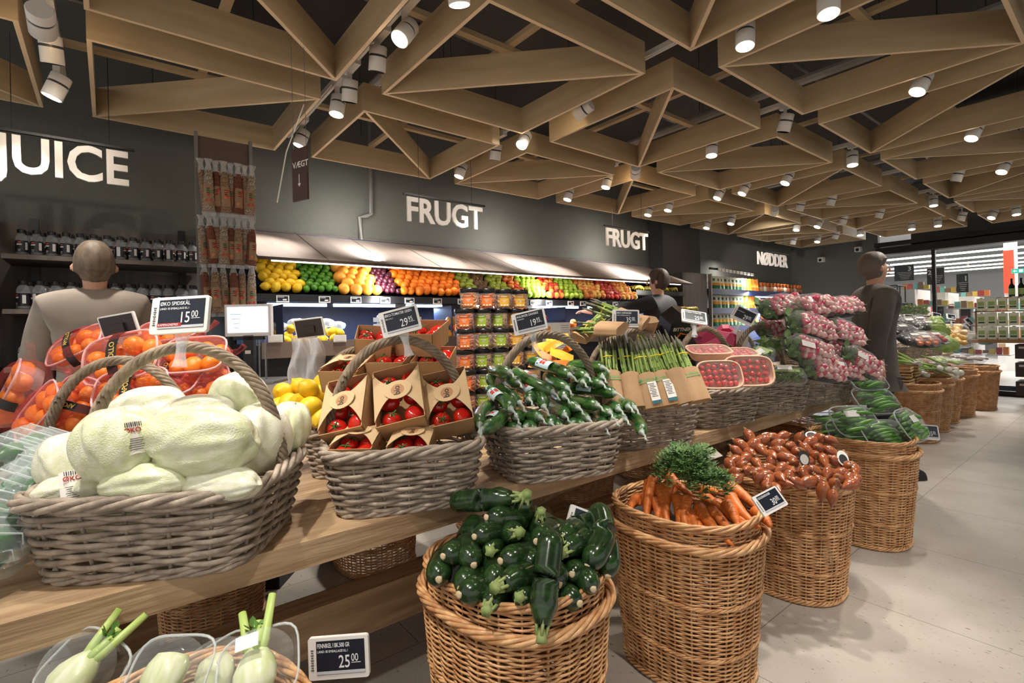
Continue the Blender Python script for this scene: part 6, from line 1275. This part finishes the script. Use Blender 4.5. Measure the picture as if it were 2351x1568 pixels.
for i,(x0,y0,x1,y1,Y) in enumerate(((2067,664,2100,722,13.0),(2140,671,2170,722,13.4),(2202,680,2232,725,13.9))):
    a=onfar(x0,y1,Y); b=onfar(x1,y0,Y); w_=b[0]-a[0]; h_=b[2]; t=thing('white_gondola','white shelf end with a dark panel behind the glass, '+('left','middle','right')[i]+' one','shelving',(a[0],Y,0),0)
    mb=MB(); mb.box((w_/2,.6,h_/2),(w_,1.2,h_)); mb.obj('body',M_white,t,smooth=False); mb=MB(); mb.box((w_*.5,-.01,h_*.6),(w_*.72,.012,h_*.5)); mb.obj('dark_panel',plain((52,42,40),.4),t,smooth=False)
    mb=MB()
    for k in range(5): mb.box((w_*.62,-.018,h_*(.62-.05*k)),(w_*(.2+.08*k),.003,.012))
    mb.obj('panel_lettering',M_sign,t,smooth=False)
    for s in range(4): mb=MB(); mb.box((w_+.28,.3,h_*(.3+.17*s)),(.55,.7,.02)); mb.obj('side_shelf',M_white,t,smooth=False)
    cols=((226,130,60),(200,90,80),(120,190,180),(150,120,90),(230,200,90),(180,60,60))
    for s in range(5):
        for k in range(5):
            hh=random.uniform(.08,.15); mb=MB(); mb.box((0,0,hh/2),(.08,.1,hh)); o=mb.obj('boxed_goods',plain(cols[(k+s*2+i)%6],.5),None,(a[0]+w_+.08+.1*k,Y+.05,h_*(.3+.17*min(s,3))+.012 if s<4 else h_*.81+.012+.16),smooth=False) if s<4 else mb.obj('boxed_goods',plain(cols[(k+i)%6],.5),None,(a[0]+.05+.09*k,Y+.2,h_+.001),smooth=False); tag(o,'small coloured box on the %s white shelf end behind the glass'%('left','middle','right')[i],'box','boxed goods on the %s shelf end'%('left','middle','right')[i])
# flower stand of black wire
Yf=11.9; a=onfar(1990,745,Yf); b=onfar(2060,655,Yf)
t=thing('wire_stand','black wire stand with green plants and bottles behind the glass','stand',(0,0,0))
mb=MB()
for k in range(7): x=a[0]+(b[0]-a[0])*k/6; mb.tube([(x,Yf,0),(x,Yf,b[2])],.012,5); mb.tube([(x,Yf+.5,0),(x,Yf+.5,b[2])],.012,5)
for z in (.5,.9,1.25,1.6,b[2]): mb.tube([(a[0],Yf,z),(b[0],Yf,z),(b[0],Yf+.5,z),(a[0],Yf+.5,z)],.012,5,closed=True)
mb.obj('wire_frame',M_black,t)
FRN=leaves(160,(.16,.14,.12),.07,21,mat('flower_green',(150,165,90),.6),'foliage')
for k in range(3): o=place('potted_plant',FRN,None,(a[0]+.2+.28*k,Yf+.2,1.42)); tag(o,'bushy yellow-green plant on the wire stand behind the glass','plant','plants on the wire stand')
for z in (.55,1.0):
    for k in range(8): tag(place('dark_bottle',WBM,None,(a[0]+.08+.1*k,Yf+.15,z)),'bottle on the wire stand behind the glass','bottle','bottles on the wire stand')
# red column sign, exit sign, far shelves
a=onfar(2306,712,16.5); b=onfar(2329,640,16.5); t=thing('column_sign','white column with a red panel deep in the hall','column',(a[0],16.5,0)); mb=MB(); mb.box(((b[0]-a[0])/2,.3,2.1),((b[0]-a[0]),.5,4.2)); mb.obj('column',M_white,t,smooth=False); mb=MB(); mb.box(((b[0]-a[0])/2,.0,(b[2]+1.5)/2+.5),((b[0]-a[0])*.98,.06,1.0)); mb.obj('red_panel',plain((224,66,40),.4,emit=.5),t,smooth=False)
a=onfar(2322,628,12.5); b=onfar(2352,616,12.5); t=thing('exit_sign','green lit exit sign with a white arrow behind the glass at the right edge','sign',(a[0],12.5,a[2])); w_,h_=b[0]-a[0],b[2]-a[2]; mb=MB(); mb.box((w_/2,0,h_/2),(w_,.03,h_)); mb.obj('panel',mat('exit_green',(30,180,150),.4,emit=1.3),t,smooth=False)
mb=MB(); mb.box((w_*.35,-.018,h_/2),(w_*.2,.002,h_*.16)); mb.add([(w_*.12,-.019,h_/2),(w_*.28,-.019,h_*.78),(w_*.28,-.019,h_*.22)],[(0,1,2)]); mb.box((w_*.75,-.018,h_/2),(w_*.3,.002,h_*.6)); mb.obj('pictogram',mat('sign_white_glow',(250,255,250),.4,emit=1.5),t,smooth=False)
for k in range(9):
    x=-7.5+1.7*k; t=thing('store_shelving','long row of store shelving far back in the hall','shelving',(x,21,0),0,'far store shelving'); mb=MB(); mb.box((0,3,.9),(.9,6,1.8)); mb.obj('body',plain((205,203,200),.5),t,smooth=False)
    for s in range(4):
        for q in range(4): mb=MB(); mb.box((-.33+.22*q,-.02,.35+.4*s),(.19,.05,.24)); mb.obj('goods',plain(cols[(q+s+k)%6],.5),t,smooth=False)
# ================================================================== people
Mskin=mat('skin',(206,158,130),.5)
def skin_mesh(name,joints,edges,m,sub=2,root=0):
    me=bpy.data.meshes.new(name); me.from_pydata([j[0] for j in joints],edges,[]); o=bpy.data.objects.new(name,me); COL.objects.link(o)
    sm=o.modifiers.new('s','SKIN'); sm.use_smooth_shade=True
    for i,j in enumerate(joints): r=j[1]; me.skin_vertices[0].data[i].radius=r if hasattr(r,'__len__') else (r,r)
    me.skin_vertices[0].data[root].use_root=True
    ss=o.modifiers.new('u','SUBSURF'); ss.levels=sub; ss.render_levels=sub
    bpy.context.view_layer.update(); ev=o.evaluated_get(bpy.context.evaluated_depsgraph_get()); out=bpy.data.meshes.new_from_object(ev); bpy.data.objects.remove(o)
    out.materials.clear(); out.materials.append(m); out.polygons.foreach_set('use_smooth',[True]*len(out.polygons)); out.update(); return out
def person(name,label,loc,rz,h,top,trou,hair,Lh,Rh,head_turn=0,stride=0,Le=None,Re=None,extra=None):
    """faces local +y; Lh/Rh hand targets in local coordinates scaled to height 1.8"""
    t=thing(name,label,'person',loc,rz); s=h/1.8; t.scale=(s,)*3
    hip=.94; st=stride
    Lf=(-.10,st,.06); Rf=(.10,-st,.06); Lk=(-.10,st*.6+.03,.50); Rk=(.10,-st*.35+.03,.50); Ls=(-.185,0,1.46); Rs=(.185,0,1.46)
    mid=lambda a,b,o:tuple((a[i]+b[i])/2+o[i] for i in range(3))
    Le=Le or mid(Ls,Lh,(-.05,-.06,-.08)); Re=Re or mid(Rs,Rh,(.05,-.06,-.08))
    J=[((0,0,hip+.04),(.115,.10)),((0,0,1.12),(.135,.10)),((0,.0,1.30),(.165,.115)),((0,0,1.44),(.13,.09)),((0,.0,1.53),.052),((0,.015,1.60),(.058,.066)),((0,.022,1.68),(.070,.086)),((0,.018,1.745),(.052,.068)),
       (Ls,.06),(Le,.046),(Lh,.032),(Rs,.06),(Re,.046),(Rh,.032),((-.095,0,.80),.078),(Lk,.062),(Lf,.045),((.095,0,.80),.078),(Rk,.062),(Rf,.045),((-.10,st+.13,.035),(.04,.035)),((.10,-st+.13,.035),(.04,.035))]
    E=[(0,1),(1,2),(2,3),(3,4),(4,5),(5,6),(6,7),(3,8),(8,9),(9,10),(3,11),(11,12),(12,13),(0,14),(14,15),(15,16),(0,17),(17,18),(18,19),(16,20),(19,21)]
    # five fingers on each hand
    for wi,(H,Eb,sd) in enumerate(((Lh,Le,-1),(Rh,Re,1))):
        w=10 if wi==0 else 13; d=np.array(H)-np.array(Eb); d/=np.linalg.norm(d); a=np.cross(d,[0,0,1.]); a=a/ (np.linalg.norm(a)+1e-6); b=np.cross(a,d)
        pm=np.array(H)+d*.055; J.append((tuple(pm),(.034,.018))); ip=len(J)-1; E.append((w,ip))
        for k,(o_,l) in enumerate(((-.027,.055),(-.010,.068),(.009,.064),(.026,.05))):
            p1=pm+d*.03+a*o_; p2=p1+d*l*.5-b*.008; p3=p2+d*l*.45-b*.02; n=len(J); J+= [(tuple(p1),.0095),(tuple(p2),.0088),(tuple(p3),.007)]; E+=[(ip,n),(n,n+1),(n+1,n+2)]
        p1=np.array(H)+d*.02+a*.038*-sd; p2=p1+d*.035+a*.015*-sd; n=len(J); J+=[(tuple(p1),.012),(tuple(p2),.009)]; E+=[(w,n),(n,n+1)]
    place('body',skin_mesh('body',J,E,Mskin),t)
    Jt=[((0,0,.90),(.19,.145)),((0,0,1.12),(.17,.135)),((0,0,1.30),(.198,.145)),((0,0,1.45),(.165,.115)),((0,-.01,1.575),(.088,.092)),(Ls,.086),(Le,.066),(tuple(np.array(Le)*.12+np.array(Lh)*.88),.05),(Rs,.086),(Re,.066),(tuple(np.array(Re)*.12+np.array(Rh)*.88),.05),((0,0,.84),(.165,.13))]
    place('jacket',skin_mesh('jacket',Jt,[(0,1),(1,2),(2,3),(3,4),(3,5),(5,6),(6,7),(3,8),(8,9),(9,10),(0,11)],top),t)
    Jl=[((0,0,1.0),(.12,.11)),((-.095,0,.78),.092),(Lk,.078),((Lf[0],Lf[1],.10),.062),((.095,0,.78),.092),(Rk,.078),((Rf[0],Rf[1],.10),.062)]
    place('trousers',skin_mesh('trousers',Jl,[(0,1),(1,2),(2,3),(0,4),(4,5),(5,6)],trou),t)
    for f in (Lf,Rf):
        mb=MB(); mb.grid(lambda u,v:(f[0]+.048*math.cos(2*PI*u)*math.cos(PI/2*v)**.5,f[1]+.05+.135*math.sin(2*PI*u)*math.cos(PI/2*v)**.4,.001+.085*math.sin(PI/2*v)),16,6,wrap=True); mb.obj('shoe',M_black,t)
    hd=MB(); R=Matrix.Rotation(head_turn,3,'Z')
    def hf(u,v):
        A=2*PI*u; B=PI*(v-.5); p=Vector((.090*math.cos(A)*abs(math.cos(B))**.8,.110*math.sin(A)*abs(math.cos(B))**.8-.014,.128*math.sin(B)))
        if p.y>.03 and p.z<.06: p*=.74
        if p.z<-.045: p*=.86
        p*=1+.02*math.sin(9*A)*math.cos(B); p=R@p; return (p.x,p.y+.012,p.z+1.69)
    hd.grid(hf,28,16,wrap=True); hd.obj('hair',hair,t)
    fc=MB()
    for s in (-1,1): p=R@Vector((.088*s,.01,-.03)); fc.lathe([(.002,-.02),(.013,-.01),(.014,.008),(.004,.022)],8,c=(p.x,p.y+.012,p.z+1.70))
    p=R@Vector((0,.112,-.03)); fc.lathe([(.011,-.016),(.012,-.008),(.005,.014)],7,c=(p.x,p.y,p.z+1.70)); fc.obj('ears_and_nose',Mskin,t)
    fe=MB()
    for s in (-1,1): p=R@Vector((.03*s,.093,.002)); fe.lathe([(.002,-.006),(.009,0),(.002,.006)],8,c=(p.x,p.y+.004,p.z+1.70))
    p=R@Vector((0,.094,-.062)); fe.box((p.x,p.y+.004,p.z+1.70),(.04,.01,.006),1,rz=head_turn); fe.obj('eyes_and_mouth',[plain((40,34,30),.4),plain((150,80,72),.5)],t)
    return t
Mjk=mat('black_jacket',(22,24,30),.7,(30,32,38),scale=6,bump=.4,bscale=9); Mtr_=mat('dark_trousers',(26,28,38),.8); Mhr=mat('dark_brown_hair',(52,38,32),.6,(84,66,54),scale=40,stretch=(1,1,.3),bump=.4)
person('person','man in a black jacket seen from behind, reaching left into the apples',(-3.16,4.47,0),PI/2+.15,1.86,Mjk,Mtr_,Mhr,(-.42,.56,1.40),(.30,.10,.92),.45,.03,Le=(-.40,.25,1.38))
Mbg=mat('beige_coat',(176,164,152),.85,(150,140,130),scale=4,bump=.4,bscale=7); Mhr2=mat('ash_blond_hair',(128,112,94),.6,(96,82,68),scale=40,stretch=(1,1,.3),bump=.4)
person('person','person in a pale beige coat with ash blond hair facing the juice shelves',(-3.52,-.06,0),PI/2-.1,1.80,Mbg,plain((96,90,86),.8),Mhr2,(-.24,.22,1.0),(.24,.30,1.15),.1,.02)
Mgy=mat('grey_knit',(104,98,92),.85,(84,80,76),scale=5,bump=.4,bscale=9)
person('person','person in a grey top and black trousers walking between the two tables',(-1.36,4.78,0),-.9,1.82,Mgy,Mtr_,mat('grey_brown_hair',(110,98,88),.6),(-.26,.12,.95),(.26,-.08,.95),0,.2)
